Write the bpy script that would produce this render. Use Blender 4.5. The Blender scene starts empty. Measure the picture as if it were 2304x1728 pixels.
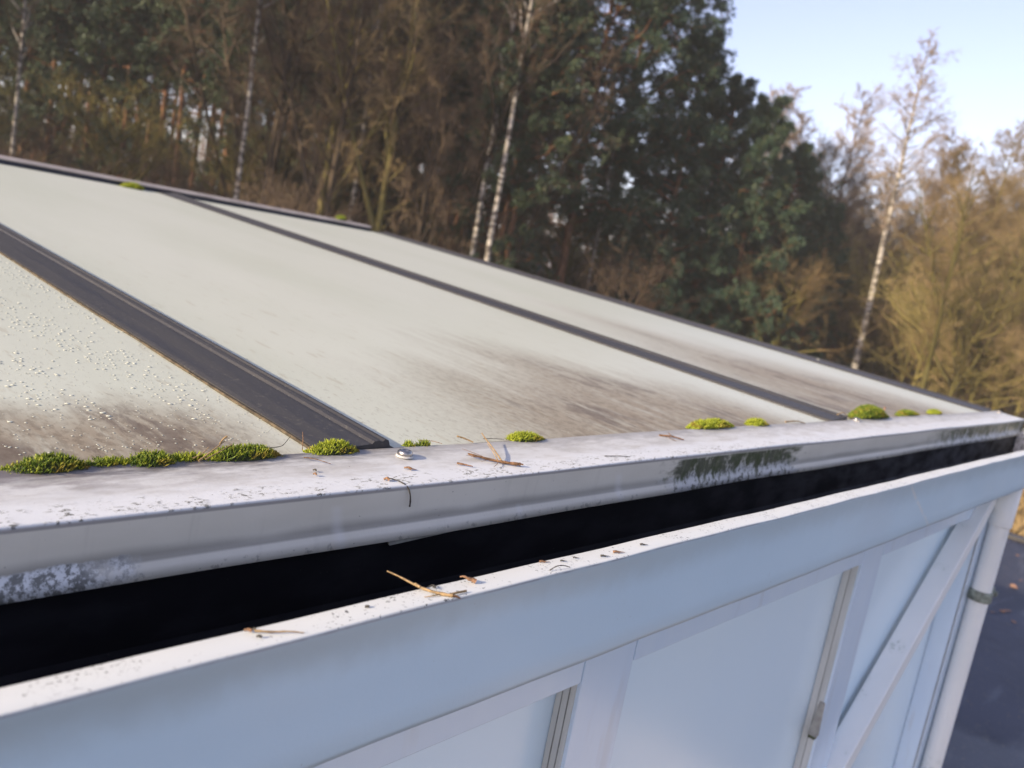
import bpy, math, random
import numpy as np
from mathutils import Vector, Matrix

# ------------------------------------------------------------------ camera, sky, sun, exposure
SC = bpy.context.scene
COL = SC.collection
cam_d = bpy.data.cameras.new('camera')
cam = bpy.data.objects.new('camera', cam_d)
COL.objects.link(cam)
cam_d.sensor_width = 36.0
cam_d.lens = 36.0 * 1860 / 2304
right = Vector((0.67200775, -0.71837496, 0.1798416))
down = Vector((0.00955461, -0.23441962, -0.97208855))
fwd = Vector((0.74048247, 0.65496936, -0.15066801))
cam.matrix_world = Matrix(((right.x, -down.x, -fwd.x, 0), (right.y, -down.y, -fwd.y, 0),
                           (right.z, -down.z, -fwd.z, 0), (0, 0, 0, 1)))
cam_d.clip_start = 0.01
cam_d.clip_end = 2000
cam_d.dof.use_dof = True
cam_d.dof.focus_distance = 0.64
cam_d.dof.aperture_fstop = 9.0
SC.camera = cam

SUN_AZ, SUN_EL = 172.0, 21.0            # degrees: azimuth counter-clockwise from +X, elevation
world = bpy.data.worlds.new('World')
SC.world = world
world.use_nodes = True
wn = world.node_tree
sky = wn.nodes.new('ShaderNodeTexSky')
sky.sky_type = 'NISHITA'
sky.sun_disc = False
sky.sun_elevation = math.radians(SUN_EL)
sky.sun_rotation = math.radians(90 - SUN_AZ)
sky.air_density = 1.0
sky.dust_density = 1.2
sky.ozone_density = 1.3
hs = wn.nodes.new('ShaderNodeHueSaturation')          # thin high haze pales the blue evenly, all round
hs.inputs['Saturation'].default_value = 0.80
tint = wn.nodes.new('ShaderNodeMix'); tint.data_type = 'RGBA'; tint.blend_type = 'MULTIPLY'
tint.inputs['Factor'].default_value = 1.0
tint.inputs[7].default_value = (0.985, 0.87, 0.965, 1)
wn.links.new(sky.outputs[0], hs.inputs['Color'])
wn.links.new(hs.outputs[0], tint.inputs[6])
wn.links.new(tint.outputs[2], wn.nodes['Background'].inputs[0])
wn.nodes['Background'].inputs[1].default_value = 0.15
sun_d = bpy.data.lights.new('sun', 'SUN')
sun_d.energy = 4.2
sun_d.angle = math.radians(0.6)
sun_d.color = (1.0, 0.82, 0.58)
sun = bpy.data.objects.new('sun', sun_d)
COL.objects.link(sun)
sd = Vector((math.cos(math.radians(SUN_AZ)) * math.cos(math.radians(SUN_EL)),
             math.sin(math.radians(SUN_AZ)) * math.cos(math.radians(SUN_EL)), math.sin(math.radians(SUN_EL))))
sun.rotation_euler = sd.to_track_quat('Z', 'Y').to_euler()
sun.location = sd * 60
SC.view_settings.view_transform = 'Standard'
SC.view_settings.look = 'None'
SC.view_settings.gamma = 1
SC.view_settings.exposure = 0.92
SC.view_settings.use_curve_mapping = False

GROUND = -3.3
RNG = np.random.default_rng(7)
random.seed(7)

# ------------------------------------------------------------------ node helper
class Mat:
    def __init__(s, name):
        s.m = bpy.data.materials.new(name); s.m.use_nodes = True
        s.nt = s.m.node_tree; s.b = s.nt.nodes['Principled BSDF']
        s.g = s.nt.nodes.new('ShaderNodeNewGeometry')
        s.tc = s.nt.nodes.new('ShaderNodeTexCoord')
        s.pos = s.g.outputs['Position']; s.obj = s.tc.outputs['Object']
        s._sep = None
    def put(s, sock, v):
        if isinstance(v, bpy.types.NodeSocket): s.nt.links.new(v, sock)
        elif isinstance(v, (tuple, list)) and len(v) == 3 and sock.type == 'RGBA': sock.default_value = (*v, 1)
        else: sock.default_value = v
    def math(s, op, a, b=0.0, clamp=False):
        n = s.nt.nodes.new('ShaderNodeMath'); n.operation = op; n.use_clamp = clamp
        s.put(n.inputs[0], a); s.put(n.inputs[1], b); return n.outputs[0]
    def mul(s, a, b): return s.math('MULTIPLY', a, b)
    def add(s, a, b): return s.math('ADD', a, b)
    def xyz(s):
        if s._sep is None:
            n = s.nt.nodes.new('ShaderNodeSeparateXYZ'); s.put(n.inputs[0], s.pos); s._sep = n.outputs
        return s._sep
    def ss(s, v, a, b, lo=0.0, hi=1.0):
        n = s.nt.nodes.new('ShaderNodeMapRange'); n.interpolation_type = 'SMOOTHSTEP'
        s.put(n.inputs[0], v)
        if a > b: a, b, lo, hi = b, a, hi, lo
        n.inputs[1].default_value = a; n.inputs[2].default_value = b
        n.inputs[3].default_value = lo; n.inputs[4].default_value = hi; return n.outputs[0]
    def vec(s, scale, loc=(0, 0, 0), rot=(0, 0, 0), src=None):
        n = s.nt.nodes.new('ShaderNodeMapping'); s.put(n.inputs[0], src or s.pos)
        n.inputs[1].default_value = loc; n.inputs[2].default_value = rot; n.inputs[3].default_value = scale
        return n.outputs[0]
    def noise(s, v, scale=5.0, detail=4.0, rough=0.55, dist=0.0):
        n = s.nt.nodes.new('ShaderNodeTexNoise'); s.put(n.inputs['Vector'], v)
        n.inputs['Scale'].default_value = scale; n.inputs['Detail'].default_value = detail
        n.inputs['Roughness'].default_value = rough; n.inputs['Distortion'].default_value = dist
        return n.outputs['Fac']
    def vor(s, v, scale, feature='F1'):
        n = s.nt.nodes.new('ShaderNodeTexVoronoi'); n.feature = feature; s.put(n.inputs['Vector'], v)
        n.inputs['Scale'].default_value = scale; return n.outputs['Distance']
    def mix(s, f, a, b):
        n = s.nt.nodes.new('ShaderNodeMix'); n.data_type = 'RGBA'
        s.put(n.inputs['Factor'], f); s.put(n.inputs['A'], a); s.put(n.inputs['B'], b) if False else None
        ia = [i for i in n.inputs if i.type == 'RGBA']
        s.put(ia[0], a); s.put(ia[1], b)
        return [o for o in n.outputs if o.type == 'RGBA'][0]
    def rnd(s):
        n = s.nt.nodes.new('ShaderNodeObjectInfo'); return n.outputs['Random']
    def bump(s, h, strength=0.3, dist=0.001):
        n = s.nt.nodes.new('ShaderNodeBump'); s.put(n.inputs['Height'], h)
        n.inputs['Strength'].default_value = strength; n.inputs['Distance'].default_value = dist
        s.nt.links.new(n.outputs[0], s.b.inputs['Normal'])
    def out(s, color=None, rough=None, spec=None, metal=None, **kw):
        if color is not None: s.put(s.b.inputs['Base Color'], color)
        if rough is not None: s.put(s.b.inputs['Roughness'], rough)
        if spec is not None: s.put(s.b.inputs['Specular IOR Level'], spec)
        if metal is not None: s.put(s.b.inputs['Metallic'], metal)
        for k, v in kw.items(): s.put(s.b.inputs[k], v)
        return s.m

def band(m, v, a, b, w):                # 1 between a and b with soft edges of width w
    return m.mul(m.ss(v, a - w, a + w), m.ss(v, b + w, b - w))

# ------------------------------------------------------------------ materials
def mat_plain(name, col, rough=0.5, nscale=20, var=0.25, spec=0.4, metal=0.0, bump=0.0):
    m = Mat(name)
    n = m.noise(m.obj, nscale, 4)
    f = m.ss(n, 0.3, 0.7)
    c = m.mix(f, tuple(x * (1 - var) for x in col), tuple(min(1, x * (1 + var * 0.5)) for x in col))
    if bump: m.bump(n, bump, 0.002)
    return m.out(c, rough, spec, metal)

def mat_gutter():
    m = Mat('white_gutter_paint'); X, Y, Z = m.xyz()
    base = m.mix(m.ss(m.noise(m.vec((2, 2, 5)), 1.5, 3), 0.3, 0.7), (0.485, 0.65, 0.77), (0.53, 0.695, 0.81))
    # grey-green film running down from under the lip
    n1 = m.noise(m.vec((6, 6, 5)), 2.0, 5, 0.6)
    up = m.ss(m.add(Z, m.mul(m.add(n1, -0.5), 0.045)), -0.232, -0.206)
    film = m.mul(m.mul(up, band(m, Y, 0.2, 0.3125, 0.0006)), m.ss(X, 0.75, 0.2, 0.55, 1.25))
    base = m.mix(m.mul(film, 0.32), base, (0.27, 0.30, 0.27))
    rim = band(m, Z, -0.2022, -0.2006, 0.0005)
    base = m.mix(m.mul(rim, m.ss(m.noise(m.vec((1, 1, 1)), 60, 3), 0.35, 0.6, 0.2, 0.6)), base, (0.22, 0.21, 0.25))
    stain = m.ss(m.noise(m.vec((1.3, 1, 3)), 2.2, 4), 0.52, 0.75)
    base = m.mix(m.mul(stain, 0.16), base, (0.50, 0.54, 0.56))
    # darker line at the rolled bottom edge
    bot = m.ss(Z, -0.2735, -0.279)
    base = m.mix(m.mul(bot, 0.25), base, (0.34, 0.37, 0.44))
    # small black dots on the lip, in drifts
    v = m.vec((1, 1, 1))
    d1 = m.ss(m.noise(v, 560, 2, 0.6), 0.59, 0.63)
    cl = m.ss(m.noise(v, 38, 3, 0.6), 0.50, 0.62)
    lip = m.ss(Z, -0.2010, -0.2006)
    d2 = m.ss(m.noise(v, 330, 2, 0.5), 0.645, 0.67)
    dots = m.mul(lip, m.math('MAXIMUM', m.mul(d1, cl), m.mul(d2, m.ss(m.noise(v, 22, 2), 0.42, 0.6))))
    base = m.mix(lip, base, (0.62, 0.645, 0.635))            # sunlit lip kept neutral beside the bluish shaded face: light put into colour
    base = m.mix(m.mul(dots, 0.85), base, (0.045, 0.045, 0.04))
    # odd specks on the face
    sp = m.ss(m.noise(m.vec((1, 1, 0.6)), 260, 2, 0.5), 0.755, 0.78)
    base = m.mix(m.mul(sp, 0.5), base, (0.22, 0.22, 0.21))
    # a pale scuff near the far end and a smudge
    s1 = band(m, m.add(m.mul(m.add(X, -1.245), 0.52), m.add(Z, 0.235)), -0.0025, 0.0025, 0.0025)
    s1 = m.mul(m.mul(s1, band(m, X, 1.19, 1.33, 0.02)), m.ss(m.noise(v, 120, 3), 0.35, 0.6))
    base = m.mix(m.mul(s1, 0.5), base, (0.80, 0.76, 0.70))
    h = m.add(m.noise(m.vec((1.2, 3, 5)), 3.0, 2), m.mul(m.noise(v, 320, 3), 0.06))
    m.bump(h, 0.35, 0.003)
    return m.out(base, m.ss(n1, 0.2, 0.8, 0.34, 0.5), 0.45)

def mat_flashing():
    m = Mat('weathered_aluminium_flashing'); X, Y, Z = m.xyz()
    v = m.vec((1, 1, 1))
    base = m.mix(m.ss(m.noise(m.vec((2, 6, 6)), 3, 4), 0.3, 0.7), (0.62, 0.60, 0.53), (0.70, 0.68, 0.61))
    top = m.ss(Z, -0.1862, -0.1845)
    n = m.noise(m.vec((6, 18, 10)), 3.2, 5, 0.62)
    mot0 = m.ss(m.noise(m.vec((12, 34, 20)), 2.0, 5, 0.68), 0.36, 0.62)
    # the front strip of the flange is washed white, grime behind it
    yy = m.add(Y, m.mul(m.add(n, -0.5), 0.05))
    base = m.mix(m.mul(top, 0.75), base, m.mix(mot0, (0.34, 0.345, 0.35), (0.49, 0.51, 0.53)))
    white = m.mul(top, m.ss(yy, 0.494, 0.468))
    base = m.mix(m.mul(white, 0.85), base, (0.61, 0.64, 0.67))
    mot = m.noise(m.vec((14, 60, 20)), 2.2, 5, 0.68)
    grime = m.mul(m.mul(top, m.ss(m.add(Y, m.mul(m.add(mot, -0.5), 0.05)), 0.500, 0.5225)), m.ss(X, 0.55, 0.30, 0.45, 1.0))
    base = m.mix(m.mul(grime, 0.88), base, (0.085, 0.077, 0.085))
    leftg = m.mul(m.mul(top, m.ss(X, 0.42, 0.12)), m.ss(m.noise(m.vec((9, 30, 5)), 3, 5, 0.65), 0.42, 0.60))
    base = m.mix(m.mul(m.mul(leftg, m.ss(yy, 0.475, 0.505)), 0.6), base, (0.17, 0.15, 0.155))
    # lichen crumbs along the front edge of the flange
    cr = m.noise(m.vec((1, 2.0, 1), rot=(0, 0, 0.25)), 200, 5, 0.72)
    bandm = m.mul(m.ss(m.add(Y, m.mul(m.add(n, -0.5), 0.03)), 0.478, 0.466), top)
    crumbs = m.mul(m.mul(m.ss(cr, 0.545, 0.58), bandm), m.ss(m.noise(v, 55, 3), 0.40, 0.58))
    base = m.mix(m.mul(crumbs, m.ss(X, 1.6, 0.5, 0.35, 0.9)), base, (0.07, 0.07, 0.055))
    # dark line just under the folded nose
    nose = band(m, Z, -0.1876, -0.1852, 0.0007)
    base = m.mix(m.mul(nose, 0.6), base, (0.10, 0.095, 0.125))
    # face: soft dirt above the drip bend
    wob = m.mul(m.add(m.noise(m.vec((3, 1, 1)), 4, 2), -0.5), 0.008)
    zz = m.add(Z, wob)
    dirt = m.mul(m.ss(zz, -0.2045, -0.2135), m.ss(Z, -0.2165, -0.2145))
    base = m.mix(m.mul(dirt, 0.6), base, (0.14, 0.13, 0.115))
    face = m.ss(Z, -0.1865, -0.190)
    streak = m.ss(m.noise(m.vec((28, 1, 2)), 2.4, 4, 0.6), 0.55, 0.75)
    base = m.mix(m.mul(m.mul(face, streak), 0.14), base, (0.25, 0.24, 0.22))
    # crusty lichen on the drip edge at the near end
    ln = m.noise(v, 150, 8, 0.82)
    nearm = m.mul(m.ss(m.add(X, m.mul(m.add(m.noise(v, 60, 4, 0.7), -0.5), 0.10)), 0.225, 0.17), m.ss(m.add(Z, m.add(m.mul(m.add(X, -0.10), -0.035), m.mul(m.add(m.noise(v, 60, 4, 0.7), -0.5), 0.009))), -0.2125, -0.2145))
    base = m.mix(m.mul(nearm, 0.9), base, (0.70, 0.73, 0.76))
    base = m.mix(m.mul(m.mul(nearm, m.ss(ln, 0.48, 0.54)), 0.8), base, (0.05, 0.05, 0.038))
    # green-black algae patches further along
    a1 = m.noise(m.vec((20, 5, 6), rot=(0, 0.35, 0)), 2.6, 5, 0.65)
    a2 = m.noise(v, 130, 4, 0.65)
    xw = m.add(X, m.mul(m.add(m.noise(m.vec((1, 1, 3)), 22, 4, 0.6), -0.5), 0.24))
    p1 = m.mul(band(m, xw, 0.80, 1.13, 0.03), face)
    p2 = m.mul(m.ss(xw, 1.72, 2.0), face)
    patch = m.math('MAXIMUM', p1, p2)
    low = m.ss(m.add(Z, m.add(m.mul(m.add(a1, -0.5), 0.075), m.mul(m.add(a2, -0.5), 0.03))), -0.221, -0.203)
    base = m.mix(m.mul(m.mul(patch, m.ss(m.add(m.mul(a1, 0.6), m.mul(a2, 0.4)), 0.36, 0.50)), m.mul(low, 0.92)), base, (0.045, 0.055, 0.03))
    drip = m.ss(m.noise(m.vec((110, 10, 16), rot=(0, 0.3, 0)), 1.2, 4, 0.6), 0.5, 0.66)
    base = m.mix(m.mul(m.mul(patch, low), m.mul(drip, 0.55)), base, (0.17, 0.19, 0.12))
    base = m.mix(m.mul(m.mul(patch, low), m.mul(m.ss(m.noise(v, 45, 3), 0.5, 0.62), 0.6)), base, (0.05, 0.072, 0.024))
    pale = m.mul(patch, m.ss(m.add(Z, m.add(m.mul(m.add(a1, -0.5), 0.075), m.mul(m.add(a2, -0.5), 0.03))), -0.205, -0.217))
    base = m.mix(m.mul(pale, 0.8), base, (0.52, 0.54, 0.56))
    base = m.mix(m.mul(m.mul(pale, m.ss(a2, 0.50, 0.58)), 0.85), base, (0.10, 0.105, 0.08))
    # ragged white run at the left foot of the first patch and on the bottom edge
    edge = m.mul(m.ss(Z, -0.2195, -0.2225), m.ss(a2, 0.56, 0.64))
    base = m.mix(m.mul(edge, 0.45), base, (0.16, 0.155, 0.14))
    # pale drip marks
    for cx, wd, zt in ((0.352, 0.004, -0.196), (0.70, 0.005, -0.198), (0.545, 0.003, -0.216)):
        mk = m.mul(band(m, m.add(X, m.mul(m.add(Z, 0.2), 0.25)), cx - wd, cx + wd, wd), m.ss(Z, zt + 0.004, zt - 0.002))
        base = m.mix(m.mul(mk, 0.3), base, (0.74, 0.75, 0.76))
    sp = m.ss(m.noise(v, 340, 2, 0.5), 0.745, 0.765)
    base = m.mix(m.mul(sp, 0.7), base, (0.07, 0.065, 0.06))
    h = m.add(m.mul(m.noise(m.vec((1, 2, 2)), 14, 3), 0.5), m.mul(m.noise(v, 300, 3), 0.25))
    h = m.add(h, m.mul(crumbs, 0.5)); h = m.add(h, m.mul(m.mul(patch, a2), 1.2))
    m.bump(h, 0.5, 0.0012)
    return m.out(base, m.ss(n, 0.3, 0.7, 0.42, 0.62), 0.4, 0.0)

def mat_pane():
    m = Mat('milky_roof_glass'); X, Y, Z = m.xyz()
    base = m.mix(m.ss(m.noise(m.vec((1.5, 0.5, 1)), 2, 3), 0.3, 0.7), (0.52, 0.55, 0.465), (0.565, 0.59, 0.515))
    streak = m.noise(m.vec((30, 3.2, 1)), 1.6, 5, 0.6)
    fine = m.noise(m.vec((150, 28, 1)), 1.5, 4, 0.6)
    broad = m.noise(m.vec((3.2, 1.8, 1), loc=(0.2, 0, 0)), 1.7, 3, 0.55)
    # dirt gathers toward the eaves; each pane in its own drift
    rag = m.add(m.mul(m.add(streak, -0.5), 1.0), m.mul(m.add(broad, -0.5), 0.7))
    dA = m.mul(m.ss(X, 0.41, 0.30), m.ss(m.add(Y, m.mul(rag, 0.13)), 0.71, 0.60))
    yB = m.add(Y, m.add(m.mul(rag, 0.42), m.mul(m.math('ABSOLUTE', m.add(X, -0.98)), 0.55)))
    dB = m.mul(m.mul(m.ss(X, 0.46, 0.74), m.ss(X, 1.40, 1.22)), m.ss(yB, 1.12, 0.66))
    yC = m.add(Y, m.add(m.mul(rag, 0.6), m.mul(m.math('ABSOLUTE', m.add(X, -1.86)), 1.7)))
    dC = m.mul(m.mul(m.ss(X, 1.50, 1.62), m.ss(X, 2.42, 2.2)), m.ss(yC, 1.9, 0.75))
    d = m.math('MAXIMUM', dA, m.math('MAXIMUM', dB, dC))
    d = m.mul(d, m.ss(m.add(m.mul(streak, 0.65), m.mul(fine, 0.35)), 0.26, 0.58, 0.5, 1.0))
    base = m.mix(m.mul(d, 0.80), base, (0.20, 0.148, 0.095))
    mott = m.ss(m.noise(m.vec((90, 55, 1)), 1.6, 4, 0.65), 0.45, 0.62)
    base = m.mix(m.mul(m.mul(mott, d), 0.45), base, (0.10, 0.075, 0.048))
    # purple-brown scabs of dried algae
    scab = m.mul(m.mul(m.ss(d, 0.35, 0.85), m.ss(m.noise(m.vec((7, 4, 1), loc=(3, 1, 0)), 1.6, 3), 0.46, 0.58)), m.ss(m.noise(m.vec((26, 7, 1)), 2.2, 5, 0.7), 0.44, 0.58))
    base = m.mix(m.mul(scab, 0.6), base, (0.075, 0.052, 0.042))
    # sparse brown ticks over the middle pane and small grit
    tick = m.ss(m.noise(m.vec((60, 13, 1)), 1.4, 3, 0.55), 0.61, 0.69)
    tick = m.mul(tick, m.ss(m.add(Y, m.mul(broad, -0.8)), 1.5, 0.35))
    base = m.mix(m.mul(tick, 0.28), base, (0.30, 0.25, 0.16))
    grit = m.mul(m.ss(m.noise(m.vec((240, 90, 1)), 1.3, 3, 0.6), 0.58, 0.68), m.ss(Y, 0.95, 0.55))
    base = m.mix(m.mul(grit, 0.5), base, (0.17, 0.15, 0.11))
    m.bump(m.add(m.mul(m.noise(m.vec((1, 0.6, 1)), 60, 3), 0.3), m.mul(fine, 0.1)), 0.14, 0.001)
    return m.out(base, m.math('ADD', m.ss(streak, 0.3, 0.7, 0.36, 0.40), m.mul(d, 0.3)), 0.5)

def mat_bar():
    m = Mat('slate_grey_bar_paint'); v = m.vec((1, 1, 1))
    n = m.noise(m.vec((30, 1.5, 10)), 2, 4)
    base = m.mix(m.ss(n, 0.3, 0.7), (0.036, 0.036, 0.040), (0.050, 0.049, 0.050))
    base = m.mix(m.mul(m.ss(m.noise(v, 230, 3), 0.6, 0.7), 0.25), base, (0.2, 0.19, 0.16))
    m.bump(m.noise(v, 300, 2), 0.12, 0.0006)
    return m.out(base, m.ss(n, 0.3, 0.7, 0.45, 0.58), 0.3)

def mat_epdm():
    m = Mat('black_gutter_liner'); v = m.vec((1, 1, 1))
    n = m.noise(m.vec((4, 10, 10)), 4, 4)
    base = m.mix(m.ss(n, 0.4, 0.7), (0.005, 0.005, 0.007), (0.011, 0.011, 0.014))
    X, Y, Z = m.xyz()
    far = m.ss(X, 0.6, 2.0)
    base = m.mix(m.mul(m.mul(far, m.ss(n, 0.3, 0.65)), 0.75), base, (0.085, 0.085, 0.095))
    dust = m.mul(m.ss(m.noise(v, 230, 3, 0.6), 0.68, 0.76), m.ss(m.noise(v, 14, 2), 0.45, 0.6))
    base = m.mix(m.mul(dust, 0.35), base, (0.12, 0.12, 0.10))
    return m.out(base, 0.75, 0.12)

def mat_pvc():
    m = Mat('white_upvc_frame'); X, Y, Z = m.xyz()
    n = m.noise(m.vec((6, 6, 2)), 2.5, 4)
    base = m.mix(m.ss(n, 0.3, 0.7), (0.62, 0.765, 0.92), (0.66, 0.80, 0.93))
    st = m.mul(m.ss(m.noise(m.vec((14, 14, 2.5)), 2, 4), 0.58, 0.75), 0.3)
    base = m.mix(st, base, (0.5, 0.53, 0.55))
    m.bump(m.noise(m.vec((2, 2, 1)), 4, 2), 0.12, 0.003)
    return m.out(base, 0.20, 0.55)

def mat_panel():
    m = Mat('white_wall_panel'); X, Y, Z = m.xyz()
    n = m.noise(m.vec((2, 2, 1)), 1.4, 3)
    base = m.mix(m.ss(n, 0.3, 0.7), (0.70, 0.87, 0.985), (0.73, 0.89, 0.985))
    m.bump(m.noise(m.vec((1.5, 2, 1)), 2.5, 2), 0.1, 0.004)
    return m.out(base, 0.22, 0.45)

def mat_reveal():
    m = Mat('mossy_frame_reveal'); X, Y, Z = m.xyz()
    n = m.noise(m.vec((40, 40, 3)), 2, 5, 0.6)
    base = m.mix(m.ss(n, 0.35, 0.65), (0.52, 0.545, 0.53), (0.62, 0.645, 0.63))
    return m.out(base, 0.5, 0.3)

def mat_pipe():
    m = Mat('weathered_white_pipe'); X, Y, Z = m.xyz(); v = m.vec((1, 1, 1))
    n = m.noise(v, 9, 4)
    base = m.mix(m.ss(n, 0.3, 0.7), (0.76, 0.81, 0.82), (0.82, 0.86, 0.865))
    g = m.mul(m.ss(m.noise(v, 17, 3), 0.56, 0.7), m.ss(m.noise(v, 150, 4, 0.65), 0.45, 0.62))
    base = m.mix(m.mul(g, 0.42), base, (0.25, 0.34, 0.28))
    m.bump(m.noise(v, 120, 3), 0.1, 0.001)
    return m.out(base, 0.42, 0.4)

def mat_moss():
    m = Mat('moss_green')
    n = m.noise(m.obj, 95, 3); r = m.rnd()
    f = m.ss(m.add(n, m.mul(m.add(r, -0.5), 0.25)), 0.35, 0.65)
    c = m.mix(f, (0.065, 0.11, 0.012), (0.24, 0.285, 0.022))
    c = m.mix(m.ss(m.noise(m.obj, 420, 2), 0.5, 0.7), c, (0.32, 0.35, 0.04))
    c = m.mix(m.ss(m.noise(m.obj, 55, 2), 0.55, 0.70), c, (0.22, 0.16, 0.03))
    return m.out(c, 0.6, 0.25, None, **{'Subsurface Weight': 0.0})

def mat_bark_pine():
    m = Mat('pine_bark'); v = m.vec((6, 6, 1.2), src=m.obj)
    n = m.noise(v, 2, 5, 0.65)
    c = m.mix(m.ss(n, 0.35, 0.65), (0.07, 0.04, 0.028), (0.26, 0.13, 0.07))
    m.bump(n, 0.8, 0.03); return m.out(c, 0.85, 0.15)

def mat_bark_birch():
    m = Mat('birch_bark'); v = m.vec((2.5, 2.5, 5.5), src=m.obj)
    n = m.noise(v, 1.2, 4, 0.65); n2 = m.noise(m.vec((6, 6, 26), src=m.obj), 1.5, 3)
    c = m.mix(m.ss(m.noise(m.obj, 2.5, 2), 0.35, 0.65), (0.36, 0.33, 0.285), (0.47, 0.445, 0.395))
    c = m.mix(m.ss(n, 0.46, 0.56), c, (0.08, 0.068, 0.058))
    c = m.mix(m.mul(m.ss(n2, 0.6, 0.66), 0.8), c, (0.10, 0.085, 0.07))
    return m.out(c, 0.7, 0.2)

def mat_twig(name, a, b):
    m = Mat(name); r = m.rnd(); n = m.noise(m.obj, 0.9, 3)
    f = m.ss(m.add(n, m.mul(m.add(r, -0.5), 0.5)), 0.3, 0.7)
    return m.out(m.mix(f, a, b), 0.8, 0.15)

def mat_needles(name, a, b, c2):
    m = Mat(name); n = m.noise(m.obj, 0.8, 3); n2 = m.noise(m.obj, 3.5, 2); r = m.rnd()
    f = m.ss(m.add(n, m.mul(m.add(r, -0.5), 0.3)), 0.35, 0.65)
    c = m.mix(f, a, b); c = m.mix(m.ss(n2, 0.56, 0.7), c, c2)
    return m.out(c, 0.55, 0.3)

def mat_ground():
    m = Mat('leaf_litter_ground'); v = m.pos
    c = m.mix(m.ss(m.noise(v, 1.2, 5), 0.35, 0.65), (0.04, 0.028, 0.019), (0.10, 0.072, 0.045))
    c = m.mix(m.ss(m.noise(v, 0.22, 3), 0.55, 0.7), c, (0.075, 0.075, 0.028))
    c = m.mix(m.mul(m.ss(m.noise(v, 14, 4), 0.55, 0.66), 0.7), c, (0.15, 0.105, 0.065))
    m.bump(m.noise(v, 5, 5), 1.0, 0.1); return m.out(c, 0.9, 0.1)

def mat_lowroof():
    m = Mat('dark_bitumen_roofing'); v = m.pos
    n = m.noise(v, 1.6, 5, 0.6)
    c = m.mix(m.ss(n, 0.35, 0.65), (0.026, 0.030, 0.052), (0.05, 0.055, 0.085))
    pud = m.ss(m.noise(m.vec((0.8, 1.4, 1)), 1.1, 3), 0.5, 0.6)
    c = m.mix(m.mul(m.ss(m.noise(v, 11, 4), 0.6, 0.75), 0.4), c, (0.12, 0.11, 0.10))
    run = m.ss(m.noise(m.vec((1.2, 9, 1), rot=(0, 0, 0.5)), 1.4, 4, 0.6), 0.56, 0.70)
    c = m.mix(m.mul(run, 0.35), c, (0.15, 0.16, 0.20))
    c = m.mix(m.mul(m.ss(m.noise(v, 48, 3, 0.6), 0.62, 0.70), 0.6), c, (0.16, 0.12, 0.085))
    m.bump(m.noise(v, 60, 3), 0.3, 0.004)
    return m.out(c, m.math('SUBTRACT', 0.62, m.mul(pud, 0.2)), 0.4)

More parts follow.
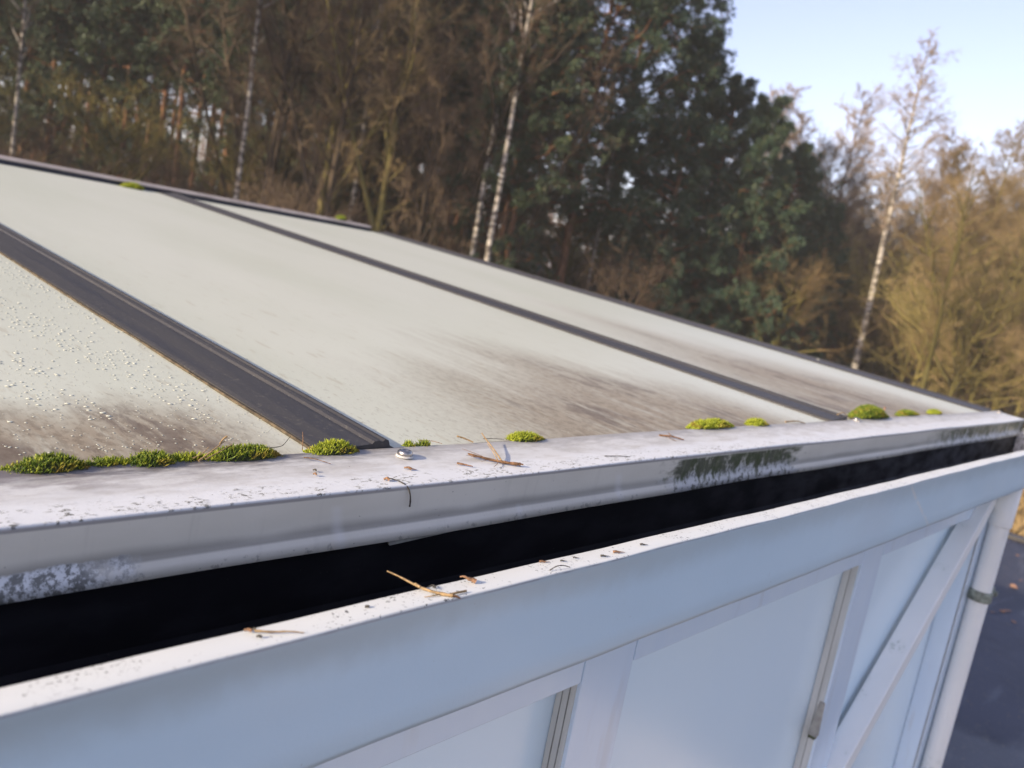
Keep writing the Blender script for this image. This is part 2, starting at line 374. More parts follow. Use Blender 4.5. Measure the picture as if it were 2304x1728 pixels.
M = dict(gutter=mat_gutter(), flash=mat_flashing(), pane=mat_pane(), bar=mat_bar(), liner=mat_epdm(), pvc=mat_pvc(),
         panel=mat_panel(), reveal=mat_reveal(), pipe=mat_pipe(), moss=mat_moss(),
         mossbase=mat_plain('moss_cushion_soil', (0.035, 0.045, 0.012), 0.9, 200, 0.5),
         gasket=mat_plain('dark_gasket', (0.06, 0.06, 0.062), 0.6, 60, 0.3),
         seal=mat_plain('lichened_seal', (0.085, 0.066, 0.04), 0.8, 90, 0.6),
         ridge_shade=mat_plain('navy_ridge_shade', (0.012, 0.014, 0.03), 0.45, 8, 0.3),  # shade of the recess under the coping put into this dark colour
         coping=mat_plain('pale_coping', (0.36, 0.32, 0.30), 0.6, 8, 0.25),
         steel=mat_plain('stainless_steel', (0.40, 0.38, 0.36), 0.32, 300, 0.2, metal=1.0),
         rubber=mat_plain('grey_washer', (0.42, 0.42, 0.42), 0.6, 60),
         bracket=mat_plain('mossy_pipe_clip', (0.25, 0.29, 0.25), 0.6, 60, 0.6),
         seam=mat_plain('seam_line', (0.40, 0.47, 0.58), 0.5, 60, 0.1),
         sealstrip=mat_plain('grey_seal_strip', (0.24, 0.255, 0.245), 0.7, 60, 0.3),
         wedge=mat_plain('grubby_grey_plastic', (0.34, 0.34, 0.31), 0.5, 60, 0.3),
         wedgefoot=mat_plain('algae_green_foot', (0.06, 0.075, 0.035), 0.7, 120, 0.5),
         twig=mat_plain('dry_twig', (0.20, 0.11, 0.055), 0.8, 350, 0.6, bump=0.5),
         straw=mat_plain('straw_twig', (0.29, 0.20, 0.10), 0.7, 250, 0.45),
         darkneedle=mat_plain('dark_needle', (0.05, 0.045, 0.04), 0.7, 300, 0.4),
         husk=mat_plain('brown_husk', (0.25, 0.14, 0.075), 0.6, 400, 0.5),
         grey_bit=mat_plain('grey_lichen_bit', (0.09, 0.085, 0.075), 0.9, 500, 0.5),
         leaf=mat_plain('dead_leaf', (0.42, 0.24, 0.15), 0.8, 30, 0.5),
         bpine=mat_bark_pine(), bbirch=mat_bark_birch(),
         bbrown=mat_twig('brown_bark', (0.04, 0.03, 0.021), (0.09, 0.068, 0.045)),
         bmossy=mat_twig('moss_green_bark', (0.085, 0.075, 0.025), (0.17, 0.145, 0.05)),
         tbrown=mat_twig('brown_twigs', (0.075, 0.054, 0.038), (0.185, 0.135, 0.09)),
         tgold=mat_twig('golden_twigs', (0.19, 0.135, 0.065), (0.37, 0.275, 0.14)),
         tolive=mat_twig('olive_twigs', (0.14, 0.115, 0.04), (0.28, 0.235, 0.085)),
         tpale=mat_twig('pale_straw_twigs', (0.22, 0.165, 0.085), (0.40, 0.31, 0.17)),
         tbirch=mat_twig('birch_twigs', (0.18, 0.135, 0.10), (0.36, 0.285, 0.21)),
         needles=mat_needles('pine_needles', (0.034, 0.058, 0.036), (0.068, 0.10, 0.052), (0.11, 0.118, 0.05)),
         needles_big=mat_needles('big_pine_needles', (0.024, 0.052, 0.036), (0.05, 0.085, 0.05), (0.10, 0.115, 0.052)),
         ivy=mat_needles('ivy_leaves', (0.02, 0.032, 0.012), (0.05, 0.062, 0.018), (0.10, 0.09, 0.03)),
         ground=mat_ground(), low=mat_lowroof())

# ------------------------------------------------------------------ mesh helpers
def mesh_np(name, V, F, mats, fm=None, smooth=True):
    V = np.asarray(V, np.float32); F = np.asarray(F, np.int32)
    me = bpy.data.meshes.new(name)
    k = F.shape[1]
    me.vertices.add(len(V)); me.vertices.foreach_set('co', V.ravel())
    me.loops.add(F.size); me.loops.foreach_set('vertex_index', F.ravel())
    me.polygons.add(len(F)); me.polygons.foreach_set('loop_start', np.arange(0, F.size, k, dtype=np.int32))
    for m in mats: me.materials.append(m)
    if fm is not None: me.polygons.foreach_set('material_index', np.asarray(fm, np.int32))
    me.polygons.foreach_set('use_smooth', np.full(len(F), smooth))
    me.update(calc_edges=True); me.validate()
    return me

class B:                                 # gathers shapes into one mesh
    def __init__(s): s.v = []; s.f = []; s.m = []; s.sm = []
    def add(s, V, F, mi=0, smooth=False):
        o = len(s.v); s.v += [tuple(map(float, p)) for p in V]
        for f in F: s.f.append(tuple(int(i) + o for i in f)); s.m.append(mi); s.sm.append(smooth)
    def box(s, x0, x1, y0, y1, z0, z1, mi=0):
        V = [(x, y, z) for x in (x0, x1) for y in (y0, y1) for z in (z0, z1)]
        s.add(V, [(0, 1, 3, 2), (4, 6, 7, 5), (0, 4, 5, 1), (2, 3, 7, 6), (0, 2, 6, 4), (1, 5, 7, 3)], mi)
    def tube(s, P, R, n=7, mi=0, cap=True):
        P = np.asarray(P, float); R = np.broadcast_to(np.asarray(R, float), (len(P),))
        V = []; F = []
        prev = None
        for i in range(len(P)):
            d = P[min(i + 1, len(P) - 1)] - P[max(i - 1, 0)]; d /= (np.linalg.norm(d) + 1e-9)
            a = np.array((0, 0, 1.)) if abs(d[2]) < 0.9 else np.array((1., 0, 0))
            if prev is not None: a = prev
            u = np.cross(d, a); u /= np.linalg.norm(u); w = np.cross(d, u); prev = np.cross(u, d) * -1
            prev = a if np.linalg.norm(np.cross(d, a)) > 0.2 else w
            for k in range(n):
                t = 2 * math.pi * k / n
                V.append(P[i] + R[i] * (math.cos(t) * u + math.sin(t) * w))
        for i in range(len(P) - 1):
            for k in range(n):
                F.append((i * n + k, i * n + (k + 1) % n, (i + 1) * n + (k + 1) % n, (i + 1) * n + k))
        s.add(V, F, mi, True)
        if cap: s.add(V[:n], [tuple(range(n))], mi); s.add(V[-n:], [tuple(range(n))], mi)
    def lathe(s, prof, c, n=20, mi=0, axis=2):
        V = []; F = []
        for r, z in prof:
            for k in range(n):
                t = 2 * math.pi * k / n; p = [r * math.cos(t), r * math.sin(t), z]
                V.append((c[0] + p[0], c[1] + p[1], c[2] + p[2]))
        for i in range(len(prof) - 1):
            for k in range(n): F.append((i * n + k, i * n + (k + 1) % n, (i + 1) * n + (k + 1) % n, (i + 1) * n + k))
        s.add(V, F, mi, True)
        s.add(V[-n:], [tuple(range(n))], mi)
    def sweep_x(s, prof, xs, mi=0, wob=None, smooth=True, cap=True):
        V = []; n = len(prof); F = []
        for x in xs:
            for k, (y, z) in enumerate(prof):
                dy, dz = wob(x, k) if wob else (0, 0)
                V.append((x, y + dy, z + dz))
        for i in range(len(xs) - 1):
            for k in range(n - 1): F.append((i * n + k, (i + 1) * n + k, (i + 1) * n + k + 1, i * n + k + 1))
        s.add(V, F, mi, smooth)
        if cap:
            s.add(V[:n], [tuple(range(n))], mi); s.add(V[-n:], [tuple(range(n))], mi)
    def make(s, name, mats, parent=None, bevel=0.0):
        me = bpy.data.meshes.new(name)
        o0 = wloc(parent) if parent else Vector((0, 0, 0))
        me.from_pydata([(a - o0.x, b - o0.y, c - o0.z) for a, b, c in s.v], [], s.f)
        for m in (mats if isinstance(mats, (list, tuple)) else [mats]): me.materials.append(m)
        me.polygons.foreach_set('material_index', s.m); me.polygons.foreach_set('use_smooth', s.sm)
        me.update()
        o = link(name, me, parent)
        if bevel:
            bv = o.modifiers.new('edge', 'BEVEL'); bv.width = bevel; bv.segments = 2; bv.limit_method = 'ANGLE'
        return o

def wloc(o):
    v = Vector(o.location)
    while o.parent: o = o.parent; v += o.location
    return v
def link(name, data, parent=None, loc=(0, 0, 0)):
    o = bpy.data.objects.new(name, data); COL.objects.link(o); o.location = loc
    if parent: o.parent = parent
    return o
def tag(o, label, cat, group=None):
    o['label'] = label; o['category'] = cat
    if group: o['group'] = group
    return o
def thing(name, loc, label, cat, group=None):
    return tag(link(name, None, None, loc), label, cat, group)
def recenter(o):                         # top-level single mesh: origin moved to its base centre
    me = o.data; n = len(me.vertices); co = np.empty(n * 3, np.float32); me.vertices.foreach_get('co', co)
    co = co.reshape(-1, 3); c = (co.min(0) + co.max(0)) / 2; c[2] = co[:, 2].min()
    me.vertices.foreach_set('co', (co - c).ravel()); me.update(); o.location = [float(t) for t in c]; return o

# ------------------------------------------------------------------ setting: ground, lower flat roof
b = B()
N = 80
R_ = [0, 3, 6, 9, 13, 18, 24, 32, 42, 55, 75, 110, 200, 500, 1400]
V = [(0, 0, GROUND)]
for r in R_[1:]:
    for k in range(N):
        a = 2 * math.pi * k / N
        V.append((r * math.cos(a), r * math.sin(a), GROUND + (random.uniform(-.12, .12) if 9 < r < 120 else 0)))
F = [(0, 1 + k, 1 + (k + 1) % N) for k in range(N)]
for i in range(len(R_) - 2):
    for k in range(N):
        F.append((1 + i * N + k, 1 + (i + 1) * N + k, 1 + (i + 1) * N + (k + 1) % N, 1 + i * N + (k + 1) % N))
b.add(V, F, 0, True)
o = b.make('ground', M['ground']); o['kind'] = 'structure'

LOWZ = -1.55
low = thing('lower_flat_roof', (5.6, -1.6, GROUND), 'dark flat bitumen roof strewn with leaves, below the downpipe corner', 'roof')
b = B(); b.box(2.70, 8.0, -6, 4.2, LOWZ - 0.12, LOWZ); b.make('roofing_sheet', M['low'], low, 0.004)
for y in (-4.1, -2.2, -0.5, 1.2, 2.9):   # overlapped bitumen sheets
    b = B(); b.box(2.71, 7.98, y, y + 0.12, LOWZ, LOWZ + 0.005); b.make('sheet_lap', M['low'], low)
b = B(); b.box(2.74, 7.9, -5.9, 4.1, GROUND, LOWZ - 0.125); b.make('wall', M['coping'], low)
b = B(); b.box(7.9, 8.02, -6.02, 4.22, LOWZ + 0.002, LOWZ + 0.035); b.make('edge_trim', M['bar'], low, 0.004)

# ------------------------------------------------------------------ glazed roof
SL = 0.0638
def flz(y): return -0.2124 + SL * y       # plane of the flange
def rfz(y): return -0.2165 + SL * y       # plane of the panes
RIDGE_Y = 3.26
X_END = 2.575
roof = thing('glazed_roof', (1.0, 1.9, -0.23), 'low-pitched lean-to roof of milky glass panes between slate grey bars', 'roof')
bars_x = [-0.63, 0.424, 1.478, 2.545]
for i in range(3):
    b = B()
    x0, x1 = bars_x[i] - 0.012, bars_x[i + 1] - 0.016
    nx, ny = 10, 24
    V = []; 
    for j in range(ny + 1):
        for k in range(nx + 1):
            x = x0 + (x1 - x0) * k / nx; y = 0.485 + (RIDGE_Y + 0.02 - 0.485) * j / ny
            V.append((x, y, rfz(y)))
    F = [(j * (nx + 1) + k, j * (nx + 1) + k + 1, (j + 1) * (nx + 1) + k + 1, (j + 1) * (nx + 1) + k) for j in range(ny) for k in range(nx)]
    off = len(V)
    V2 = [(x, y, z - 0.016) for x, y, z in V]
    F2 = [tuple(reversed([q + off for q in f])) for f in F]
    edge = []
    ring = [k for k in range(nx + 1)] + [j * (nx + 1) + nx for j in range(1, ny + 1)] + [ny * (nx + 1) + k for k in range(nx - 1, -1, -1)] + [j * (nx + 1) for j in range(ny - 1, 0, -1)]
    for q in range(len(ring)):
        a, c = ring[q], ring[(q + 1) % len(ring)]; edge.append((c, a, a + off, c + off))
    b.add(V + V2, F + F2 + edge, 0, False)
    p = b.make('roof_pane', M['pane'], roof)
    if i == 0: p['label'] = 'roof pane covered in rows of dew drops'
    if i == 1: p['label'] = 'wide roof pane with a brown drift of grime at its lower right'

# glazing bars: capped profile swept up the slope
prof = [(-.0365, 0.000), (-.0365, .0028), (-.032, .0040), (-.012, .0062), (.008, .0078), (.0115, .0078), (.0135, .0100), (.0180, .0108), (.0205, .0098),
        (.0225, .0098), (.0245, .0112), (.0285, .0104), (.031, .0050), (.0365, .0030), (.0365, 0.0)]
for i, bx in enumerate(bars_x):
    b = B(); ys = np.linspace(0.5268, RIDGE_Y, 14)
    V = []; n = len(prof)
    for y in ys:
        for px, pz in prof: V.append((bx + px, y, rfz(y) + pz + 0.0004))
    F = [(r * n + k, r * n + k + 1, (r + 1) * n + k + 1, (r + 1) * n + k) for r in range(len(ys) - 1) for k in range(n - 1)]
    b.add(V, F, 0, False); b.add(V[:n], [tuple(range(n))]); b.add(V[-n:], [tuple(range(n - 1, -1, -1))])
    bar = b.make('glazing_bar', M['bar'], roof)
    for sx in (-1, 1):
        b = B(); x = bx + sx * 0.0385
        jit = [random.uniform(-.0007, .0007) for _ in range(40)]
        yl = np.linspace(0.528, RIDGE_Y, 40)
        P = [(x + jit[q], yl[q], rfz(yl[q]) + 0.0012) for q in range(40)]
        b.tube(P, [0.0010 + abs(jit[(q * 7) % 40]) for q in range(40)], 6)
        b.make('edge_seal', M['seal'] if sx < 0 and i == 1 else M['gasket'], bar)
    if i == 3:
        for yy in (1.02,):
            b = B(); b.lathe([(.0045, 0), (.0045, .002), (.0035, .0035), (0.001, .004)], (bx + .004, yy, rfz(yy) + .0072), 12)
            b.make('bar_screw', M['wedge'], bar)

# ridge flashing against the higher wall
rz = rfz(RIDGE_Y)
ridge = B(); xs = np.linspace(-1.2, 2.475, 12)
ridge.sweep_x([(RIDGE_Y + .09, rz - .01), (RIDGE_Y, rz - .002), (RIDGE_Y, rz + .0150), (RIDGE_Y + .012, rz + .0152), (RIDGE_Y + .012, rz - .01)], xs, 0, smooth=False)
rf = ridge.make('ridge_flashing', M['ridge_shade'], roof)
b = B(); b.sweep_x([(RIDGE_Y - .004, rz + .0155), (RIDGE_Y - .005, rz + .0180), (RIDGE_Y + .004, rz + .0270), (RIDGE_Y + .13, rz + .0300), (RIDGE_Y + .13, rz + .0155)], xs, 0, smooth=False)
b.make('coping', M['coping'], rf)

# eaves flashing: folded aluminium, flange + face + drip
YF, ZF = 0.4511, -0.1836
pr = [(0.5262, flz(.5262) - .0030), (0.5258, flz(.5258) + .0004), (0.5242, flz(.5242) + .0006)]
pr += [(y, flz(y) + dz) for y, dz in ((.512, 0), (.498, -.0004), (.494, -.0009), (.478, -.0004), (.4575, .0))]
pr += [(.4526, -.18352), (.4516, -.1838), (.4511, -.1846), (.4512, -.1870), (.4522, -.196), (.4528, -.206), (.4532, -.2115), (.4526, -.2140), (.4505, -.2190), (.4488, -.2262),
       (.4498, -.2264), (.4516, -.219), (.4545, -.2135), (.4545, -.188)]
def fw(x, k):
    a = 0.0006 * math.sin(x * 7.1 + 1) + 0.0004 * math.sin(x * 17 + k * .2)
    return (a * (0.4 if k < 9 else 1), a * 0.7)
xs = np.linspace(-0.7, 2.63, 120)
b = B(); b.sweep_x(pr, xs, 0, fw)
fl = b.make('eaves_flashing', M['flash'], roof)
# rubber strip between flange and panes
b = B(); b.sweep_x([(.5264, flz(.5264) - .004), (.5266, flz(.5266) - .0012), (.5300, flz(.53) - .0018), (.5312, rfz(.5312) + .0002)], np.linspace(-0.7, 2.6, 60), 0, lambda x, k: (0.0008 * math.sin(x * 31 + k), 0))
b.make('eaves_gasket', M['gasket'], fl)
# folded end of the flashing, seen as the slanting edge at the far corner
b = B(); b.add([(2.631, .4511, -.1845), (2.631, .5262, flz(.5262) + .0002), (2.631, .5262, -.226), (2.631, .4511, -.226),
                (2.634, .4511, -.1845), (2.634, .5262, flz(.5262) + .0002), (2.634, .5262, -.226), (2.634, .4511, -.226)],
      [(0, 1, 2, 3), (7, 6, 5, 4), (0, 4, 5, 1), (1, 5, 6, 2), (2, 6, 7, 3), (3, 7, 4, 0)])
b.make('end_plate', M['flash'], fl)
# cap-head screws with washers
for sx, sy in ((0.4543, .5057), (1.5364, .5195), (2.594, .511)):
    z = flz(sy)
    b = B(); b.lathe([(.0074, 0), (.0076, .0008), (.0070, .0016)], (sx, sy, z), 24, 1)
    prof_s = [(.0062, .0016), (.0066, .0026), (.0064, .0040), (.0056, .0052), (.0040, .0058), (.0034, .0057), (.0030, .0042), (.0005, .0040)]
    b.lathe(prof_s, (sx, sy, z), 24, 0)
    b.make('screw', [M['steel'], M['rubber']], fl)
# pale support clip showing below the drip edge
b = B(); b.add([(.4035, .4560, -.2225), (.4770, .4545, -.2225), (.4745, .4530, -.2295), (.4080, .4540, -.2330),
                (.4035, .4580, -.2225), (.4770, .4565, -.2225), (.4745, .4550, -.2295), (.4080, .4560, -.2330)],
      [(0, 1, 2, 3), (7, 6, 5, 4), (0, 4, 5, 1), (1, 5, 6, 2), (2, 6, 7, 3), (3, 7, 4, 0)])
b.make('support_clip', M['wedge'], fl)

# dew drops: low domes in rows down the near pane
def drop_mesh():
    r = np.random.default_rng(3); V = []; F = []
    n = 7
    def dome(x, y, a, c, h):
        o = len(V); z = rfz(y) + 0.0002
        for rr, hh in ((1.0, 0.0), (0.75, 0.62)):
            for k in range(n):
                t = 2 * math.pi * k / n
                V.append((x + a * rr * math.cos(t), y + c * rr * math.sin(t), z + h * hh))
        V.append((x, y, z + h))
        for k in range(n):
            F.append((o + k, o + (k + 1) % n, o + n + (k + 1) % n)); F.append((o + k, o + n + (k + 1) % n, o + n + k))
            F.append((o + n + k, o + n + (k + 1) % n, o + 2 * n))
    x = -0.20
    while x < 0.378:                     # runs of drops trailing down the slope
        x += r.uniform(.0025, .008); yy = r.uniform(0.60, 0.80); drift = r.normal(0, .02)
        while yy < 1.55:
            if r.random() < 0.72 * (0.55 + 0.45 * math.sin(x * 61 + yy * 9)):
                s = r.uniform(0.3, 0.95)
                dome(x + drift * (yy - .9) + r.normal(0, .0014), yy, .0024 * s, .0019 * s, .00075 * s)
            yy += r.uniform(.006, .016)
    for _ in range(2600):
        x = r.uniform(-0.15, 0.385); y = 0.56 + 0.9 * r.random() ** 1.4; s = r.uniform(0.2, 0.5)
        dome(x, y, .0022 * s, .0020 * s, .0006 * s)
    for _ in range(260):                 # a few on the next pane, close to the bar
        x = r.uniform(0.47, 0.85); y = 0.55 + 0.8 * r.random(); s = r.uniform(0.2, 0.5)
        dome(x, y, .0022 * s, .0020 * s, .0006 * s)
    return V, F
V, F = drop_mesh()
md = Mat('dew_water'); mdrop = md.out((0.55, 0.57, 0.48), 0.07, 0.6)
o0 = wloc(roof)
me = mesh_np('dew_drops', np.array(V) - np.array(o0), np.array(F), [mdrop])
dd = link('dew_drops', me, roof); dd['kind'] = 'stuff'

# ------------------------------------------------------------------ box gutter
gut = thing('box_gutter', (1.0, .385, -.282), 'white box gutter with black liner running along the front of the roof', 'gutter')
YL, YB = .3095, .3277
front = [(YB, -.2040), (YB + .0004, -.2004), (YB - .0006, -.2000), (.3185, -.2002), (YL + .0009, -.2000), (YL + .0002, -.2004), (YL, -.2012),
         (YL + .0014, -.2060), (YL + .0022, -.232), (YL + .0012, -.262), (YL + .0006, -.2755), (YL + .0022, -.2800), (YL + .0060, -.2815), (.4560, -.2815)]
def gw(x, k):
    a = .0005 * math.sin(x * 5.3) + .00035 * math.sin(x * 19.0 + 2) + .0003 * math.sin(x * 47)
    return (a if k in (4, 5, 6) else a * 0.5, a * 0.4)
xs = np.linspace(-0.8, 2.64, 130)
b = B(); b.sweep_x(front, xs, 0, gw, cap=False); b.make('gutter_face', M['gutter'], gut)
b = B()
b.sweep_x([(YB + .0002, -.2045), (YB - .003, -.206), (.3155, -.2200), (.3155, -.2720), (.322, -.2780), (.4475, -.2780), (.4560, -.272), (.4560, -.2275), (.4590, -.2270), (.4590, -.2810)], xs, 0, cap=False, smooth=False)
b.make('gutter_liner', M['liner'], gut)
b = B(); b.box(2.600, 2.606, .316, .4555, -.2775, -.206); b.make('stop_end', M['flash'], gut, .001)
# sediment inside the far end
b = B()
for _ in range(60):
    x = random.uniform(1.2, 2.58); y = random.uniform(.36, .445); r = random.uniform(.002, .006)
    b.lathe([(r, 0), (r * .8, r * .5), (r * .2, r * .7)], (x, y, -.2779), 6)
o = b.make('gutter_sediment', M['grey_bit'], gut); o['kind'] = 'stuff'

# ------------------------------------------------------------------ white panelled wall under the gutter
wall = thing('white_panel_wall', (1.0, .45, GROUND), 'white panelled wall with slim frame posts below the gutter', 'wall')
WY, FY = .430, .404
TOP = -.2835
for x0, x1 in ((-0.75, .640), (.70, 1.392), (1.462, 2.12)):
    b = B(); b.box(x0, x1, WY, WY + .03, GROUND, TOP); b.make('wall_panel', M['panel'], wall)
def post(x0, x1, fy, gk, rm='reveal'):
    b = B(); b.box(x0, x1, fy, WY - .0005, GROUND, TOP)
    p = b.make('frame_post', M['pvc'], wall, .0012)
    b = B(); b.box(x0 - .0015, x0 - .0002, fy + .004, WY - .001, GROUND, -.3866); b.make('reveal', M[rm], p)
    for yy in gk:
        b = B(); b.box(x0 - .0022, x0 - .0014, yy, yy + .0009, GROUND, -.387); b.make('gasket', M['sealstrip'], p)
    return p
p1 = post(.6346, .7219, FY, (.4135, .4215))
p2 = post(1.3846, 1.4821, FY, (.4175,))
p3 = post(2.105, 2.40, .386, (.3868, .388), 'pvc')
# head rail in lengths between the posts, with mitred ends left slightly open
for x0, x1 in ((-0.75, .6325), (.7235, 1.3828), (1.4836, 2.102)):
    b = B(); b.box(x0, x1, FY - .0003, WY - .0006, -.3860, TOP); r_ = b.make('head_rail', M['pvc'], wall, .0012)
# wedge-shaped weep cover on the second post
b = B(); xw, zt, zb = 1.3830, -.634, -.692
V = [(xw, .4045, zt), (xw, .4135, zt), (xw - .003, .4055, zt - .004), (xw - .003, .4125, zt - .004),
     (xw, .402, zb), (xw, .4165, zb), (xw - .013, .4025, zb), (xw - .013, .416, zb)]
b.add(V, [(0, 2, 3, 1), (2, 6, 7, 3), (0, 4, 6, 2), (1, 3, 7, 5), (4, 5, 7, 6)])
wd = b.make('weep_cover', M['wedge'], p2)
b = B(); b.box(xw - .0125, xw - .0005, .4035, .4155, zb - .006, zb); b.make('cover_foot', M['wedgefoot'], wd, .001)
# back volume of the building so the wall and roof stand on something
b = B(); b.box(-0.75, 2.52, .475, 3.4, GROUND, -.262); b.make('inner_wall', M['coping'], wall)

# corner downpipe with socket and clip
PX, PY = 2.165, .3635
dp = thing('downpipe', (PX, PY, GROUND), 'white vertical downpipe with a mossy clip at the wall corner', 'downpipe')
def ring_pts(z0, z1, k=2): return [(PX, PY, z0 + (z1 - z0) * i / k) for i in range(k + 1)]
b = B(); b.tube(ring_pts(GROUND, -.365, 8), .0215, 24, cap=False); b.make('pipe', M['pipe'], dp)
b = B(); b.lathe([(.0217, -.402), (.0242, -.401), (.0246, -.398), (.0246, -.2825), (.0220, -.2825)], (PX, PY, 0), 24); b.make('socket', M['pipe'], dp)
b = B(); b.lathe([(.0218, -.585), (.0255, -.584), (.0262, -.578), (.0262, -.566), (.0255, -.560), (.0218, -.559)], (PX, PY, 0), 24)
b.box(PX + .016, PX + .074, PY - .015, PY - .006, -.584, -.561); b.box(PX + .016, PX + .066, PY + .002, PY + .010, -.582, -.563)
cl = b.make('pipe_clip', M['bracket'], dp, .0012)
b = B(); b.tube([(PX + .058, PY - .024, -.572), (PX + .058, PY + .016, -.572)], .007, 10); b.make('clip_bolt', M['bracket'], cl)

# diagonal square tube in front of the last panel
def diag(cx0, cz0, cx1, cz1, yf, yb, w, name, mat, parent):
    d = np.array([cx1 - cx0, 0, cz1 - cz0]); L = np.linalg.norm(d); d /= L
    nrm = np.array([-d[2], 0, d[0]])
    V = []
    for s_ in (0, L):
        for a, y in ((-w / 2, yf), (w / 2, yf), (w / 2, yb), (-w / 2, yb)):
            p = np.array([cx0, 0, cz0]) + d * s_ + nrm * a; V.append((p[0], y, p[2]))
    b = B(); b.add(V, [(0, 1, 2, 3), (7, 6, 5, 4), (0, 4, 5, 1), (1, 5, 6, 2), (2, 6, 7, 3), (3, 7, 4, 0)])
    return b.make(name, mat, parent, .0025)
DG = (2.196, -.301, .955, -1.194)
M['brace'] = mat_pipe(); M['brace'].name = 'weathered_brace_paint'
br = thing('diagonal_brace', (DG[2], .39, DG[3]), 'pale square tube running diagonally down the wall from the gutter', 'brace')
diag(*DG, .379, .421, .038, 'tube', M['brace'], br)
b = B(); b.box(2.165, 2.215, .376, .424, -.2845, -.2822); b.make('top_plate', M['pipe'], br, .001)

# ------------------------------------------------------------------ moss cushions
def moss(x0, x1, h, yb, label, cat='moss', zf=None, depth=.010, dens=1.0, n_lump=4, seed=0, blade=.0036):
    r = np.random.default_rng(100 + seed); zf = zf or flz
    cx = (x0 + x1) / 2; L = (x1 - x0) / 2; h *= .8
    lumps = [(r.uniform(-.55, .55), r.uniform(.55, 1.0), r.uniform(.25, .5)) for _ in range(n_lump)]
    lumps[0] = (lumps[0][0] * .3, 1.0, .55)
    def top(u):                          # height along the cushion
        hh = max(a * math.exp(-((u - c) / w) ** 2) for c, a, w in lumps) + .12
        return h * min(1.0, hh) * max(0.0, 1 - abs(u) ** 3.5) ** .6
    b = B(); nu, nt = 22, 9
    V = []; F = []
    for i in range(nu + 1):
        u = -1 + 2 * i / nu; t_ = top(u) * .72; dd_ = depth * (0.45 + 0.55 * max(0, 1 - u * u))
        for j in range(nt + 1):
            a = math.pi * j / nt
            y = yb + dd_ * math.cos(a) * 1.0 + r.normal(0, .0003); z = zf(yb) - .0008 + t_ * math.sin(a) + r.normal(0, .0003)
            V.append((cx + u * L, y, z))
    for i in range(nu):
        for j in range(nt): F.append((i * (nt + 1) + j, (i + 1) * (nt + 1) + j, (i + 1) * (nt + 1) + j + 1, i * (nt + 1) + j + 1))
    b.add(V, F, 0, True)
    ns = int(dens * min(4200, max(180, 2.3 * L * 2 / .0009 * depth / .0016)))
    for _ in range(ns):
        u = r.uniform(-1, 1); a = math.acos(r.uniform(-1, 1)); t_ = top(u) * .72 * r.uniform(.85, 1.0); dd_ = depth * (0.45 + 0.55 * max(0, 1 - u * u))
        p = np.array([cx + u * L, yb + dd_ * math.cos(a), zf(yb) - .001 + t_ * math.sin(a)])
        dr = np.array([r.normal(0, .5), math.cos(a) * .7 + r.normal(0, .4), .7 + math.sin(a) * .6 + r.normal(0, .25)]); dr /= np.linalg.norm(dr)
        ln = blade * r.uniform(.45, 1.55) * (0.5 + 0.5 * min(1, top(u) / (h * .5)))
        w = blade * .12 * r.uniform(.7, 1.3)
        q = np.cross(dr, r.normal(0, 1, 3)); q /= np.linalg.norm(q); q2 = np.cross(dr, q)
        m_ = p + dr * ln * .6; tip = p + dr * ln + q * ln * r.uniform(-.25, .25)
        VV = [p + q * w * .6, p - q * w * .3 + q2 * w * .5, p - q * w * .3 - q2 * w * .5,
              m_ + q * w, m_ - q * w * .5 + q2 * w * .87, m_ - q * w * .5 - q2 * w * .87, tip]
        b.add(VV, [(0, 1, 4, 3), (1, 2, 5, 4), (2, 0, 3, 5), (3, 4, 6), (4, 5, 6), (5, 3, 6)], 1)
    o = recenter(b.make('moss_cushion', [M['mossbase'], M['moss']]))
    return tag(o, label, cat, 'moss cushions along the eaves')
moss(.160, .209, .0125, .5275, 'tall moss cushion nearest the left edge on the dirty near pane', seed=1, n_lump=3)
moss(.206, .236, .0035, .5285, 'low thin strip of moss joining two taller cushions at left', seed=2, depth=.006)
moss(.233, .266, .0080, .5275, 'rounded moss mound between low strips on the near pane', seed=3, n_lump=2)
moss(.262, .292, .0035, .5285, 'low strip of moss with straw bits lying across it', seed=4, depth=.006)
moss(.286, .348, .0112, .5275, 'long yellow-green moss mound with dry needles stuck in it', seed=5, n_lump=4)
moss(.372, .420, .0128, .5270, 'bushy moss cushion at the foot of the nearest roof bar', seed=6, n_lump=3)
moss(.474, .484, .0026, .5295, 'tiny moss speck just right of the steel screw', seed=7, depth=.004, dens=.7)
moss(.487, .502, .0042, .5285, 'small dark moss sprig right of the steel screw', seed=8, depth=.004, dens=.7)
moss(.609, .660, .0085, .5290, 'isolated short moss cushion behind the pine twig bundle', seed=9, n_lump=3)
moss(.962, 1.080, .0135, .5310, 'long flat moss cushion above the algae patch', seed=10, n_lump=4, blade=.0048)
moss(1.130, 1.187, .0095, .5310, 'small moss cushion left of the second screw', seed=11, n_lump=2, blade=.0048)
moss(1.560, 1.735, .0340, .5360, 'tall dome of bright moss right of the second roof bar', seed=12, n_lump=3, depth=.018, blade=.0055)
moss(1.810, 1.945, .0125, .5350, 'low wide moss cushion right of the tall moss dome', seed=13, n_lump=3, blade=.005)
moss(2.035, 2.112, .0095, .5350, 'farthest small moss tuft near the flashing corner', seed=14, n_lump=2, blade=.005)
moss(1.295, 1.375, .012, 3.235, 'moss tuft under the ridge flashing at the top of the second bar', zf=rfz, seed=15, depth=.02, blade=.014, dens=.6)
moss(2.31, 2.345, .011, 3.30, 'small moss tuft on the coping near the ridge end', zf=lambda y: rz + .029, seed=16, depth=.02, blade=.014, dens=.5)

